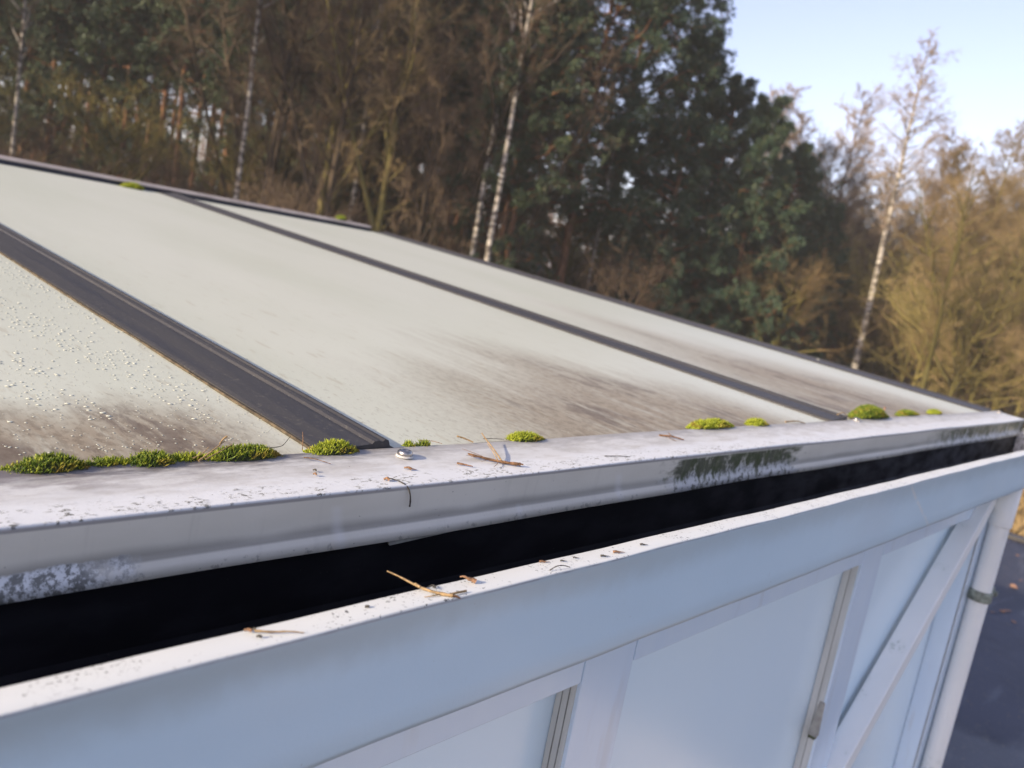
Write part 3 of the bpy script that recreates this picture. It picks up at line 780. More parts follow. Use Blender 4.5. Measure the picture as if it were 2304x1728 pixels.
# ------------------------------------------------------------------ litter: twigs, needles, husks
def curve(pts, n=10):
    pts = np.array(pts, float); t = np.linspace(0, 1, len(pts)); q = np.linspace(0, 1, n)
    out = np.stack([np.interp(q, t, pts[:, k]) for k in range(3)], 1)
    for _ in range(2): out[1:-1] = (out[:-2] + 2 * out[1:-1] + out[2:]) / 4
    return out
def stick(pts, r0, r1, mat, name, label, cat, extra=(), group=None, n=12):
    b = B(); P = curve(pts, n); r0 *= .8; r1 *= .8; R = np.linspace(r0, r1, n) * (1 + 0.18 * np.sin(np.arange(n) * 2.3))
    b.tube(P, R, 6)
    for e in extra: b.tube(curve(e[0], 8), np.linspace(e[1] * .8, e[2] * .8, 8), 5, e[3] if len(e) > 3 else 0)
    o = recenter(b.make(name, mat if isinstance(mat, list) else [mat]))
    return tag(o, label, cat, group)
f = lambda x, y, h=0.0012: (x, y, flz(y) + h)
stick([f(.520, .4965, .0022), f(.534, .4820), f(.549, .4685, .0014), f(.5565, .4650, .0018)], .0011, .0021, [M['twig'], M['straw']], 'pine_twig',
      'brown pine twig bundle with frayed needles lying on the flashing', 'twig',
      [([f(.533, .483), f(.522, .486, .004), f(.512, .491, .003)], .0005, .0002), ([f(.534, .482), f(.524, .492, .004), f(.517, .502, .005)], .0005, .0002),
       ([f(.536, .481), f(.528, .479, .003), f(.519, .4775, .002)], .0005, .0002), ([f(.541, .478), f(.532, .470, .002), f(.523, .466, .001)], .0005, .0002),
       ([f(.543, .476, .002), f(.549, .492, .006), f(.556, .512, .009), f(.5605, .522, .011)], .0010, .0007, 1),
       ([f(.540, .478, .002), f(.545, .489, .005), f(.549, .502, .008)], .0007, .0004, 1),
       ([f(.545, .473), f(.553, .466, .003), f(.5585, .463, .002)], .0012, .0009), ([f(.538, .480), f(.530, .486, .002), f(.520, .4925, .001)], .0007, .0003)])
stick([(.5395, .5330, -.1735), (.545, .5295, -.1745), (.5535, .5245, -.1775)], .0011, .0009, M['straw'], 'straw', 'short pale straw stem leaning on the flashing behind the twig bundle', 'straw')
stick([f(.498, .538, .001), f(.505, .530, .003), f(.512, .523, .0025)], .0004, .0003, M['twig'], 'dry_needle', 'fine reddish needle near the flashing edge, left of the straw stem', 'needle')
stick([f(.576, .533, .001), f(.588, .529, .002), f(.600, .528, .001)], .0005, .0003, M['darkneedle'], 'dry_needle', 'dark curved needle on the pane left of the isolated moss cushion', 'needle')
stick([f(.4050, .4640, .0010), f(.4090, .4560, .0016), (.4140, .4492, -.1850), (.4165, .4485, -.1950), (.4175, .4495, -.2010)], .0005, .0009, M['darkneedle'], 'dark_needle',
      'dark needle hanging over the front edge of the flashing', 'needle')
stick([f(.4930, .4815, .0008), f(.4985, .4762, .0010), f(.5035, .4722, .0006)], .0012, .0005, M['husk'], 'seed_husk', 'slim brown husk on the flashing left of the twig bundle', 'husk')
stick([f(.4340, .4812, .0008), f(.4365, .4790, .0018), f(.4385, .4775, .0008)], .0008, .0016, M['husk'], 'seed_husk', 'curled brown husk below the steel screw', 'husk', [([f(.438, .4775), f(.443, .4762, .0005)], .0009, .0002)])
stick([f(.3995, .4632, .0008), f(.4010, .4615, .0026), f(.4022, .4600, .0012)], .0011, .0015, M['husk'], 'seed_husk', 'dark brown bud scale near the flashing front edge', 'husk')
stick([f(.3495, .4835, .0008), f(.3505, .4822, .0022), f(.3508, .4812, .0008)], .0007, .0010, M['husk'], 'seed_husk', 'tiny upright brown scale left on the flashing', 'husk')
stick([f(.3545, .4915, .0006), f(.3555, .4902, .0016), f(.3560, .4892, .0006)], .0007, .0009, M['grey_bit'], 'lichen_crumb', 'grey crumb just behind the tiny upright scale', 'crumb')
stick([f(.3600, .5130, .002), f(.3655, .5070, .003), f(.3760, .5000, .0008)], .0005, .0003, M['twig'], 'dry_needle', 'thin needle lying over the flashing beside the bushy moss cushion', 'needle')
stick([f(.3380, .5260, .006), f(.3480, .5250, .007), f(.3560, .5280, .014)], .0004, .0003, M['darkneedle'], 'dry_needle', 'dark needle arching up from the long moss mound', 'needle')
stick([f(.3660, .5250, .003), f(.3670, .5270, .010), f(.3675, .5300, .016)], .0004, .0003, M['twig'], 'dry_needle', 'reddish needle standing up left of the bushy moss cushion', 'needle')
stick([f(.2790, .5190, .002), f(.2900, .5230, .007), f(.3010, .5270, .0125)], .0008, .0005, M['straw'], 'straw_bits', 'bundle of straw bits lying across the low moss strip', 'straw',
      [([f(.276, .522, .003), f(.284, .523, .006), f(.289, .526, .009)], .0005, .0004), ([f(.284, .519, .003), f(.294, .522, .006), f(.306, .525, .0105)], .0006, .0004),
       ([f(.297, .526, .011), f(.300, .527, .0145), f(.3025, .527, .016)], .0008, .001)])
stick([f(.8600, .5120, .001), f(.8720, .5020, .003), f(.8860, .4930, .001)], .0016, .0009, M['twig'], 'pine_twig', 'small dark forked twig on the flashing left of the algae patch', 'twig',
      [([f(.872, .502, .003), f(.876, .510, .004), f(.884, .514, .003)], .0007, .0004), ([f(.868, .505, .002), f(.862, .498, .002), f(.866, .491, .001)], .0006, .0003)])
stick([f(.6900, .4680, .0008), f(.7100, .4640, .0012), f(.7260, .4610, .0006)], .0006, .0004, M['grey_bit'], 'dry_needle', 'grey needle along the front of the flashing mid-way', 'needle')
stick([f(1.255, .530, .002), f(1.290, .526, .004), f(1.31, .521, .001)], .0015, .001, M['straw'], 'straw', 'pale curled scrap on the flashing before the second bar', 'straw')
stick([f(1.475, .534, .008), f(1.492, .530, .014), f(1.520, .527, .003)], .0011, .0008, M['straw'], 'straw', 'thin curl of straw at the foot of the second bar', 'straw')
stick([f(1.650, .512, .022), f(1.655, .515, .026), f(1.665, .515, .025)], .0018, .0012, M['leaf'], 'leaf_scrap', 'tiny orange leaf scrap on the tall moss dome', 'leaf')

g = lambda x, y, h=0.001: (x, y, -.1998 + h)
stick([(.3135, .3475, -.1945), g(.3190, .3390, .0035), g(.3225, .3270, .0015), g(.3290, .3165, .0012), g(.3345, .3113, .0012)], .0005, .0014, [M['straw'], M['twig']], 'forked_twig',
      'forked straw-coloured twig lying over the gutter lip', 'twig',
      [([g(.3330, .3128, .0014), g(.3385, .3128, .0016), g(.3470, .3128, .0012)], .0009, .0009), ([g(.329, .3165), g(.3225, .3160, .0012), g(.3185, .3180, .0006)], .0006, .0003),
       ([g(.3330, .3128), g(.3365, .3102, .0012), g(.3390, .3092, -.0004)], .0013, .0005, 1), ([g(.3225, .327, .002), g(.3212, .3305, .0034)], .0012, .0007)])
stick([g(.3545, .3268, .003), g(.3563, .3252, .0040), g(.3580, .3232, .0026), g(.3608, .3215, .0022), g(.3622, .3205, .0014)], .0004, .0021, M['husk'], 'snail_shaped_husk',
      'plump tan husk shaped like a little snail on the gutter lip', 'husk')
stick([g(.2135, .3235, .0012), g(.2200, .3190, .0010), g(.2280, .3157, .0012), g(.2345, .3122, .0005)], .0008, .0003, [M['straw'], M['husk'], M['grey_bit']], 'dry_needle',
      'long brown needle with a bud at its end on the gutter lip', 'needle',
      [([g(.2098, .3262, .0010), g(.2112, .3250, .0018), g(.2125, .3243, .0010)], .0008, .0012, 1), ([g(.2128, .3248, .001), g(.2138, .3232, .0026)], .0008, .0006, 2)])
stick([g(.2120, .3188, .0006), g(.2128, .3182, .0012), g(.2142, .3176, .0006)], .0006, .0009, M['grey_bit'], 'lichen_crumb', 'grey crumb below the long budded needle on the lip', 'crumb')
stick([g(.2795, .3226, .0005), g(.2805, .3220, .0010), g(.2815, .3214, .0006)], .0008, .0010, M['grey_bit'], 'lichen_crumb', 'flat grey lichen crumb alone on the lip', 'crumb')
def star(x, y):
    return [([g(x, y, .0014), g(x + dx * .5, y + dy * .5, .0020), g(x + dx, y + dy, .0003)], .00022, .00012) for dx, dy in
            ((.004, .0005), (-.0035, .0012), (.001, .004), (-.001, -.0038), (.003, -.0022), (-.0028, .003), (.0025, .003))]
stick([g(.3314, .3256, .0010), g(.3322, .3252, .0016), g(.3330, .3248, .0010)], .0008, .0008, M['grey_bit'], 'lichen_star', 'spiky dark speck on the lip just behind the forked twig', 'crumb', star(.3322, .3252))
stick([g(.4262, .3138, .0006), g(.4320, .3132, .0030), g(.4385, .3123, .0028), g(.4452, .3118, .0005)], .0005, .0004, M['grey_bit'], 'dry_needle', 'grey arched needle at the outer edge of the lip', 'needle')
for (x, y, r, mt, lb) in ((.4325, .3262, .0014, 'husk', 'brown winged seed on the inner side of the lip'), (.4485, .3215, .0010, 'grey_bit', 'grey lichen speck right of the winged seed'),
                      (.4880, .3152, .0014, 'grey_bit', 'dark crumb near the outer edge of the lip, left of a brown scale'), (.5060, .3162, .0018, 'husk', 'brown scale with a needle tail on the far part of the lip'),
                      (.5430, .3178, .0013, 'grey_bit', 'dark crumb with a hooked tail, farthest on the lip'), (.463, .3218, .0009, 'grey_bit', 'smallest grey crumb midway on the lip')):
    stick([g(x - r, y + r * .8, .0006), g(x, y, .0012), g(x + r * 1.4, y - r * .8, .0006)], r * .7, r * .5, M[mt], 'seed_husk' if mt == 'husk' else 'lichen_crumb', lb, 'husk' if mt == 'husk' else 'crumb',
          [([g(x + r, y - r * .6), g(x + r * 4.2, y - r * 1.6, .0004)], r * .4, r * .12)])

# leaves on the lower roof
lr = random.Random(11)
def leaf_mesh(seed):
    r = random.Random(seed); V = [(0, 0, .012)]; n = 9
    for k in range(n):
        a = 2 * math.pi * k / n; rr = .026 * (1 + .35 * math.cos(2 * a)) * r.uniform(.75, 1.15)
        V.append((rr * math.cos(a), rr * math.sin(a), .003 + r.uniform(0, .016)))
    V += [(x, y, z - .0012) for x, y, z in V]
    F = [(0, 1 + k, 1 + (k + 1) % n) for k in range(n)]
    F += [(n + 1, n + 2 + (k + 1) % n, n + 2 + k) for k in range(n)]
    F += [(1 + k, n + 2 + k, n + 2 + (k + 1) % n, 1 + (k + 1) % n) for k in range(n)]
    me = bpy.data.meshes.new('fallen_leaf'); me.from_pydata(V, [], F); me.materials.append(M['leaf']); return me
LM = [leaf_mesh(s) for s in range(4)]
def ray_at(u, v, z):
    x, y = (u - 1152) / 1860, (v - 864) / 1860
    d = right * x + down * y + fwd; return d * (z / d.z)
leaf_spots = [tuple(ray_at(u, v, LOWZ + .004)) [:2] for u, v in ((2280, 1322), (2234, 1378), (2256, 1376), (2270, 1375), (2290, 1250), (2296, 1306), (2282, 1400))]
for i in range(6): leaf_spots.append((lr.uniform(4.3, 7.8), lr.uniform(-.9, 1.1)))
for i, (x, y) in enumerate(leaf_spots):
    o = link('fallen_leaf', LM[i % 4], None, (x, y, LOWZ + .001)); o.rotation_euler = (0, 0, lr.uniform(0, 6.3)); s_ = lr.uniform(.4, .75) * (1.5 if i == 0 else 1); o.scale = (s_, s_, s_)
    tag(o, 'pinkish brown fallen leaf on the dark lower roof', 'leaf', 'fallen leaves on the lower roof')
tag(COL.objects[[q.name for q in COL.objects if q.name.startswith('fallen_leaf')][0]], 'largest tan leaf on the dark roof right of the pipe clip', 'leaf', 'fallen leaves on the lower roof')

# ------------------------------------------------------------------ trees
def segs(P0, P1, R0, R1, n=3):
    P0 = np.asarray(P0, float); P1 = np.asarray(P1, float); R0 = np.asarray(R0, float)[:, None]; R1 = np.asarray(R1, float)[:, None]
    d = P1 - P0; d /= np.linalg.norm(d, axis=1, keepdims=True) + 1e-9
    ref = np.where(np.abs(d[:, 2:3]) < .9, [[0, 0, 1.]], [[1., 0, 0]])
    u = np.cross(d, ref); u /= np.linalg.norm(u, axis=1, keepdims=True); w = np.cross(d, u)
    K = len(P0); V = np.empty((K, 2 * n, 3))
    for k in range(n):
        t = 2 * math.pi * k / n; o = math.cos(t) * u + math.sin(t) * w
        V[:, k] = P0 + R0 * o; V[:, n + k] = P1 + R1 * o
    base = (np.arange(K) * 2 * n)[:, None]
    F = np.concatenate([base + np.array([k, (k + 1) % n, n + (k + 1) % n, n + k]) for k in range(n)], 0)
    return V.reshape(-1, 3), F
def tuft_quads(C, D, n, L, W, rng, spread=.9):
    C = np.repeat(C, n, 0); D = np.repeat(D, n, 0); K = len(C)
    d = D + rng.normal(0, spread, (K, 3)); d /= np.linalg.norm(d, axis=1, keepdims=True)
    q = np.cross(d, rng.normal(0, 1, (K, 3))); q /= np.linalg.norm(q, axis=1, keepdims=True) + 1e-9
    l = (L * rng.uniform(.6, 1.2, K))[:, None]; w = (W * rng.uniform(.7, 1.2, K))[:, None]
    V = np.empty((K, 4, 3)); V[:, 0] = C + q * w * .35; V[:, 1] = C + d * l * .55 + q * w; V[:, 2] = C + d * l; V[:, 3] = C + d * l * .55 - q * w
    return V.reshape(-1, 3), (np.arange(K) * 4)[:, None] + np.arange(4)

def trunk_path(h, rng, lean=.02, wob=.06, n=14):
    z = np.linspace(0, h, n); P = np.zeros((n, 3)); P[:, 2] = z
    P[:, :2] = np.cumsum(rng.normal(0, wob * h / 60, (n, 2)), 0) + np.outer(z, rng.normal(0, lean, 2)); P[:, :2] -= P[0, :2]
    return P
def at(P, t):
    k = t * (len(P) - 1); i = min(int(k), len(P) - 2); return P[i] + (P[i + 1] - P[i]) * (k - i)

def pine(h, seed, crown0=.45, width=2.6, limbs=34, sub=7, tufts=5, npt=11, shape='round', r0=.16, L=.20, W=.022):
    rng = np.random.default_rng(seed); T = trunk_path(h, rng, .012)
    tb = B(); tb.tube(T, np.linspace(r0, .03, len(T)), 9)
    C = []; D = []; S0 = []; S1 = []; RA = []; RB = []
    for i in range(limbs):
        t = crown0 + (1 - crown0) * (i + rng.uniform(0, 1)) / limbs; t = min(t, .995); p = at(T, t); s = (t - crown0) / (1 - crown0)
        if shape == 'round': Lr = width * (0.35 + 0.9 * math.sin(math.pi * min(1, .18 + s * .82)) ** .8) * rng.uniform(.55, 1.1)
        else: Lr = width * (1.02 - s) ** .8 * rng.uniform(.7, 1.1) + .3
        a = i * 2.4 + rng.uniform(-.5, .5); up = rng.uniform(-.15, .45) + s * .5
        prev = p; m = 7
        pts = [p]
        for k in range(1, m + 1):
            q = k / m; o = np.array([math.cos(a), math.sin(a), 0]) * Lr * q + np.array([0, 0, up * Lr * q * (.4 + .6 * q)]) + rng.normal(0, .05 * Lr, 3) * q
            pts.append(p + o)
        for k in range(m):
            S0.append(pts[k]); S1.append(pts[k + 1]); RA.append(.045 * (1 - k / m) + .012); RB.append(.045 * (1 - (k + 1) / m) + .012)
        for j in range(sub):
            q = rng.uniform(.25, 1); c = at(np.array(pts), q); dirn = np.array([math.cos(a), math.sin(a), .25]) + rng.normal(0, .8, 3); dirn /= np.linalg.norm(dirn)
            l2 = Lr * rng.uniform(.18, .36); e = c + dirn * l2
            S0.append(c); S1.append(e); RA.append(.016); RB.append(.007)
            for w in range(tufts):
                x = rng.uniform(.3, 1.05); C.append(c + dirn * l2 * x + rng.normal(0, .09, 3)); D.append(dirn * .6 + np.array([0, 0, .45]))
        C.append(pts[-1]); D.append(np.array([math.cos(a), math.sin(a), .5]))
    V, F = segs(S0, S1, RA, RB, 4); tb.add(V, F, 0, True)
    me_t = bpy.data.meshes.new('trunk'); me_t.from_pydata(tb.v, [], tb.f); me_t.materials.append(M['bpine']); me_t.polygons.foreach_set('use_smooth', [True] * len(tb.f))
    V, F = tuft_quads(np.array(C), np.array(D), npt, L, W, rng, .75)
    return me_t, V, F

def bare(h, seed, crown0=.3, width=2.2, limbs=26, sub=7, fine=6, tip=4, r0=.12, up=.8, birch=False, forks=0, rt=.006, droop=0.0):
    rng = np.random.default_rng(seed); T = trunk_path(h, rng, .008 if birch else .02, .05 if birch else .11)
    tb = B(); tb.tube(T, r0 * (1 - np.linspace(0, 1, len(T))) ** .8 + .014, 9)
    A = [[], [], [], []]; Tw = [[], [], [], []]
    def put(dst, a, c, ra, rb): dst[0].append(a); dst[1].append(c); dst[2].append(ra); dst[3].append(rb)
    stems = [T]
    for k in range(forks):
        t = rng.uniform(.15, .45); p = at(T, t); a = rng.uniform(0, 6.28); n = 9
        dirn = np.array([math.cos(a) * .38, math.sin(a) * .38, 1.]); Lf = h * (1 - t) * rng.uniform(.7, .95)
        S = np.array([p + dirn * Lf * q + np.array([0, 0, .0]) for q in np.linspace(0, 1, n)]); S[1:] += np.cumsum(rng.normal(0, .06, (n - 1, 3)), 0)
        tb.tube(S, r0 * .6 * (1 - np.linspace(0, 1, n)) + .012, 7); stems.append(S)
    for S in stems:
        for i in range(limbs if S is T else limbs // 2):
            t = crown0 + (1 - crown0) * (i + rng.uniform(0, 1)) / (limbs if S is T else limbs // 2); t = min(t, .99); p = at(S, t); s = (t - crown0) / (1 - crown0)
            Lr = width * (.25 + 1.0 * (1 - s) ** .75) * rng.uniform(.5, 1.15) * (min(1, .45 + s * 2.2))
            a = i * 2.4 + rng.uniform(-.6, .6); d = np.array([math.cos(a), math.sin(a), up * rng.uniform(.6, 1.3)]); d /= np.linalg.norm(d)
            pts = [p]; m = 5
            for k in range(m): d = d + rng.normal(0, .13, 3) + np.array([0, 0, .05]); d /= np.linalg.norm(d); pts.append(pts[-1] + d * Lr / m)
            rr = max(.010, .018 * Lr)
            for k in range(m): put(A if k < 3 else Tw, pts[k], pts[k + 1], rr * (1 - k / m) + .005, rr * (1 - (k + 1) / m) + .005)
            PP = np.array(pts)
            for j in range(sub):
                q = rng.uniform(.2, 1); c = at(PP, q); d2 = d + rng.normal(0, .6, 3) + np.array([0, 0, .25 - droop]); d2 /= np.linalg.norm(d2); l2 = Lr * rng.uniform(.25, .5)
                e1 = c + d2 * l2 * .5; e2 = e1 + (d2 + rng.normal(0, .25, 3) - np.array([0, 0, droop * .7])) * l2 * .5
                put(Tw, c, e1, rt * 1.5, rt * 1.2); put(Tw, e1, e2, rt * 1.2, rt * .8)
                for f_ in range(fine):
                    cc = c + (e2 - c) * rng.uniform(.15, 1); d3 = d2 + rng.normal(0, .6, 3) - np.array([0, 0, droop]); d3 /= np.linalg.norm(d3); l3 = l2 * rng.uniform(.3, .6)
                    e3 = cc + d3 * l3; put(Tw, cc, e3, rt, rt * .6)
                    for w in range(tip):
                        c4 = cc + (e3 - cc) * rng.uniform(.2, 1); d4 = d3 + rng.normal(0, .6, 3) - np.array([0, 0, droop * .8]); d4 /= np.linalg.norm(d4)
                        put(Tw, c4, c4 + d4 * l3 * rng.uniform(.3, .6), rt * .75, rt * .45)
    V, F = segs(*A, 5); tb.add(V, F, 0, True)
    me_t = bpy.data.meshes.new('trunk'); me_t.from_pydata(tb.v, [], tb.f); me_t.polygons.foreach_set('use_smooth', [True] * len(tb.f))
    V, F = segs(*Tw, 3)
    return me_t, V, F

PK = dict(sub=9, tufts=6, npt=14, L=.23, W=.023)
PINES = [pine(16, 21, .58, 2.4, 34, **PK), pine(18, 22, .40, 2.7, 42, **PK), pine(15, 23, .62, 2.3, 30, **PK), pine(12, 24, .22, 2.1, 40, **PK)]
PINES = [(t, mesh_np('crown', V, F, [M['needles']], None, False)) for t, V, F in PINES]
BIG = [pine(17.5, 31, .26, 2.9, 84, 10, 8, 20, 'round', .2, .22, .016), pine(13.5, 32, .10, 3.1, 72, 10, 8, 17, 'cone', .18, .22, .016), pine(11, 33, .08, 2.8, 60, 9, 8, 17, 'cone', .15, .22, .016)]
BIG = [(t, mesh_np('crown', V, F, [M['needles_big']], None, False)) for t, V, F in BIG]
def fin(t, bark, V, F, tw):
    t.materials.append(M[bark]); return t, mesh_np('crown', V, F, [M[tw]], None, True)
_BARE = [bare(13, 41, .22, 2.7, 28, 7, 6, 5, .13, .9, forks=2, rt=.0042), bare(11, 42, .15, 2.5, 28, 7, 6, 5, .10, 1.0, forks=2, rt=.0042), bare(15, 43, .3, 2.7, 30, 7, 6, 5, .15, .9, forks=1, rt=.0042)]
def variant(src, bark, tw):
    t, V, F = src; return fin(t.copy(), bark, V, F, tw)
BARE_B = [variant(s, 'bbrown', 'tbrown') for s in _BARE]
BARE_G = [variant(s, 'bmossy', 'tgold') for s in _BARE]
_t = bare(17, 51, .46, 2.3, 52, 9, 8, 5, .175, .85, True, 0, .0045, .35); BIRCH_TALL = fin(_t[0], 'bbirch', _t[1], _t[2], 'tbirch')
_t = bare(16, 52, .42, 1.7, 26, 6, 5, 4, .078, 1.3, True, 0, .0055, .15); BIRCH_SLIM = fin(_t[0], 'bbirch', _t[1], _t[2], 'tbrown')
_t = bare(12.5, 53, .20, 2.7, 56, 9, 9, 6, .10, .95, True, 0, .0052, .0); ALDER = fin(_t[0], 'bbrown', _t[1], _t[2], 'tbirch')
_t = bare(13.5, 54, .28, 3.0, 52, 9, 9, 6, .11, .75, True, 1, .0052, .05); ALDER2 = fin(_t[0], 'bmossy', _t[1], _t[2], 'tpale')
_S = [bare(4.6, 61, .06, 2.8, 12, 6, 5, 4, .035, .7, forks=5, rt=.0042), bare(3.2, 62, .05, 2.4, 11, 6, 5, 4, .03, .6, forks=5, rt=.0042), bare(6.0, 63, .08, 3.0, 15, 6, 5, 4, .05, .8, forks=4, rt=.0045)]
SH_G = [variant(s, 'bmossy', 'tgold') for s in _S]
SH_O = [variant(s, 'bmossy', 'tolive') for s in _S]
SH_B = [variant(s, 'bbrown', 'tbrown') for s in _S]
# evergreen undergrowth bushes with small leaves
def bush(h, seed, mat):
    rng = np.random.default_rng(seed); C = []; D = []; S0 = []; S1 = []
    for i in range(70):
        a = rng.uniform(0, 6.28); e = rng.uniform(.2, 1.5); d = np.array([math.cos(a) * math.cos(e), math.sin(a) * math.cos(e), math.sin(e)]); l = h * rng.uniform(.6, 1.1)
        S0.append((0, 0, 0)); S1.append(d * l)
        for j in range(16): C.append(d * l * rng.uniform(.3, 1) + rng.normal(0, .12 * h, 3)); D.append(d)
    V, F = segs(S0, S1, [.02] * 70, [.006] * 70, 4); t = mesh_np('trunk', V, F, [M['bbrown']])
    V, F = tuft_quads(np.array(C), np.array(D), 7, .16, .045, rng, .9); V[:, 2] = np.maximum(V[:, 2], .02)
    return t, mesh_np('crown', V, F, [M[mat]], None, False)
BUSH = [bush(2.4, 71, 'ivy'), bush(1.8, 72, 'ivy')]

def zone(az):
    return ('beyond the thin grey birch at far left' if az > 72 else 'between the thin grey birch and the mottled birch' if az > 62 else 'just right of the mottled birch' if az > 56
            else 'around the yellow-limbed tree' if az > 50 else 'left of the slim birch pair' if az > 46 else 'right of the slim birch pair' if az > 33 else
            'under the large pines' if az > 24 else 'left of the tall white birch' if az > 19.5 else 'right of the tall white birch' if az > 14 else 'at the right edge')
def plant(kind, meshes, az, D, scale, label, cat, group=None, rot=None, parts=('trunk', 'crown'), sz=None, tw=None):
    a = math.radians(az); r = thing(kind, (D * math.cos(a), D * math.sin(a), GROUND - .05), label, cat, group)
    r.rotation_euler = (0, 0, random.uniform(0, 6.28) if rot is None else rot); r.scale = (scale, scale, sz or scale)
    link(parts[0], meshes[0], r); c = link(parts[1], meshes[1], r)
    if tw: c.material_slots[0].link = 'OBJECT'; c.material_slots[0].material = M[tw]
    return r

# --- trees that stand out
plant('birch_tree', BIRCH_TALL, 19.5, 40, .90, 'tall white birch standing clear against the sky at right', 'tree', rot=.6)
plant('birch_tree', BIRCH_SLIM, 45.82, 26.5, 1.02, 'left stem of the pair of slim birches behind the roof', 'tree', 'slim birches in the wood', rot=0)
plant('birch_tree', BIRCH_SLIM, 44.70, 26.0, 1.08, 'right stem of the pair of slim birches behind the roof', 'tree', 'slim birches in the wood', rot=2.2)
plant('birch_tree', BIRCH_SLIM, 61.5, 27.5, 1.02, 'mottled birch trunk in the left half, above the second roof bar', 'tree', 'slim birches in the wood', rot=4.0)
plant('birch_tree', BIRCH_SLIM, 74.0, 30, .8, 'thin grey birch at the far left edge of the wood', 'tree', 'slim birches in the wood', rot=5.2)
plant('birch_tree', BIRCH_SLIM, 37.6, 31, .55, 'short thin birch stem below the big pine', 'tree', 'slim birches in the wood', rot=1.2)
plant('birch_tree', BIRCH_SLIM, 54.2, 29, 1.05, 'pale birch leaning among the yellow branches left of centre', 'tree', 'slim birches in the wood', rot=3.2)
plant('large_pine', BIG[0], 39.6, 31, 1.0, 'biggest green pine, its crown cut by the top of the photo', 'tree', rot=.4)
plant('large_pine', BIG[0], 36.9, 34, .97, 'dense pine with its top just right of the biggest pine', 'tree', rot=2.6)
plant('large_pine', BIG[1], 33.0, 33, .92, 'dark pine on the falling right flank of the pine clump', 'tree', rot=4.4)
plant('large_pine', BIG[1], 30.6, 34.5, .85, 'pine with a broken outline on the slope of the clump', 'tree', rot=.7)
plant('large_pine', BIG[2], 27.9, 34, .98, 'lower pine with lit tufts at the right end of the clump', 'tree', rot=1.9)
plant('large_pine', BIG[2], 25.4, 38, .90, 'small dark pine between the pine clump and the bare trees', 'tree', rot=3.3)
plant('large_pine', BIG[2], 23.2, 41, .74, 'lowest dark pine where the clump meets the bare trees', 'tree', rot=5.1)
for i, (az, D, s_) in enumerate(((28.2, 43, .62), (25.4, 45, .60), (22.8, 47, .56), (31.5, 42, .66), (21.6, 52, .5))):
    plant('pine_tree', PINES[(3, 1)[i % 2]], az, D, s_, ('small dark pine behind the large pines ', 'narrow dark pine ')[i % 2] + zone(az), 'tree', 'small pines behind the clump')
plant('bare_tree', ALDER, 27.4, 50, 1.2, 'bare narrow-topped tree just right of the pine clump', 'tree', rot=.9)
plant('bare_tree', ALDER, 25.6, 46, 1.02, 'second bare tree right of the pine clump, lower', 'tree', rot=2.9)
plant('bare_tree', ALDER, 23.2, 46, 1.12, 'bare feathery tree midway between pine clump and tall birch', 'tree', rot=4.9)
plant('bare_tree', ALDER, 17.4, 50, 1.05, 'bare tree leaning in behind the tall birch on its right', 'tree', rot=3.9)
plant('bare_tree', BARE_G[0], 15.4, 33, .72, 'bare tree with a moss-green trunk among the golden shrubs', 'tree', rot=1.0)
plant('bare_tree', ALDER2, 14.0, 44, .95, 'golden bare tree near the right edge', 'tree', rot=3.0)
plant('bare_tree', ALDER2, 12.2, 41, .98, 'golden bare tree at the right edge of the photo', 'tree', rot=5.0)
plant('bare_tree', BARE_G[2], 56.5, 26.5, .9, 'bare tree with yellow-lit spreading limbs left of centre', 'tree', rot=2.0)
plant('bare_tree', BARE_G[0], 52.5, 26, 1.0, 'bare tree with yellowish branches left of the birch pair', 'tree', rot=.3)

# --- the wood itself
for i in range(66):
    az = 78.5 - 36 * ((i * .618) % 1); D = 27.5 + 24 * ((i * .381) % 1)
    plant('pine_tree', PINES[i % 4], az, D, random.uniform(.85, 1.15) if az > 54 else random.uniform(.66, .9), ('front-row dark pine ' if D < 36 else 'dark pine deep in the wood ') + zone(az), 'tree', 'pines in the wood behind the roof')
for i in range(16):                        # the same wood goes on to the left
    px_, py_ = 4 - 62 * ((i * .618) % 1), 22.5 + 20 * ((i * .47) % 1)
    az = math.degrees(math.atan2(py_, px_)); D = math.hypot(px_, py_)
    plant('pine_tree', PINES[i % 4], az, D, random.uniform(.9, 1.15), 'dark pine of the wood continuing left of the roof', 'tree', 'pines left of the roof')
for i in range(13):
    az = 62 - 20 * ((i * .618 + .3) % 1); D = 25.5 + 10 * ((i * .29) % 1)
    plant('bare_tree', BARE_B[i % 3], az, D, random.uniform(.8, 1.1), 'brown leafless tree ' + zone(az), 'tree', 'leafless trees in the wood')
for i in range(34):
    az = 27.5 - 19.5 * ((i * .618 + .1) % 1); D = 45 + 22 * ((i * .41) % 1)
    plant('bare_tree', (ALDER, ALDER2)[i % 2], az, D, random.uniform(.60, .95), ('pale straw', 'beige', 'gold-brown')[i % 3] + ' leafless tree ' + zone(az), 'tree', 'leafless trees at right', tw=('tpale', 'tbirch', 'tgold')[i % 3])
for i in range(40):
    az = 29 - 22 * ((i * .618 + .2) % 1); D = 34 + 18 * ((i * .37) % 1)
    if 17.5 < az < 21.5 and D < 42: D += 9
    if az > 25: D += 3
    plant('shrub', (SH_G, SH_O, SH_B)[(i * 7) % 5 % 3][i % 3], az, D, random.uniform(.8, 1.15), ('low golden shrub ' if i % 2 else 'tall golden shrub ') + zone(az), 'shrub', 'golden shrubs at right')
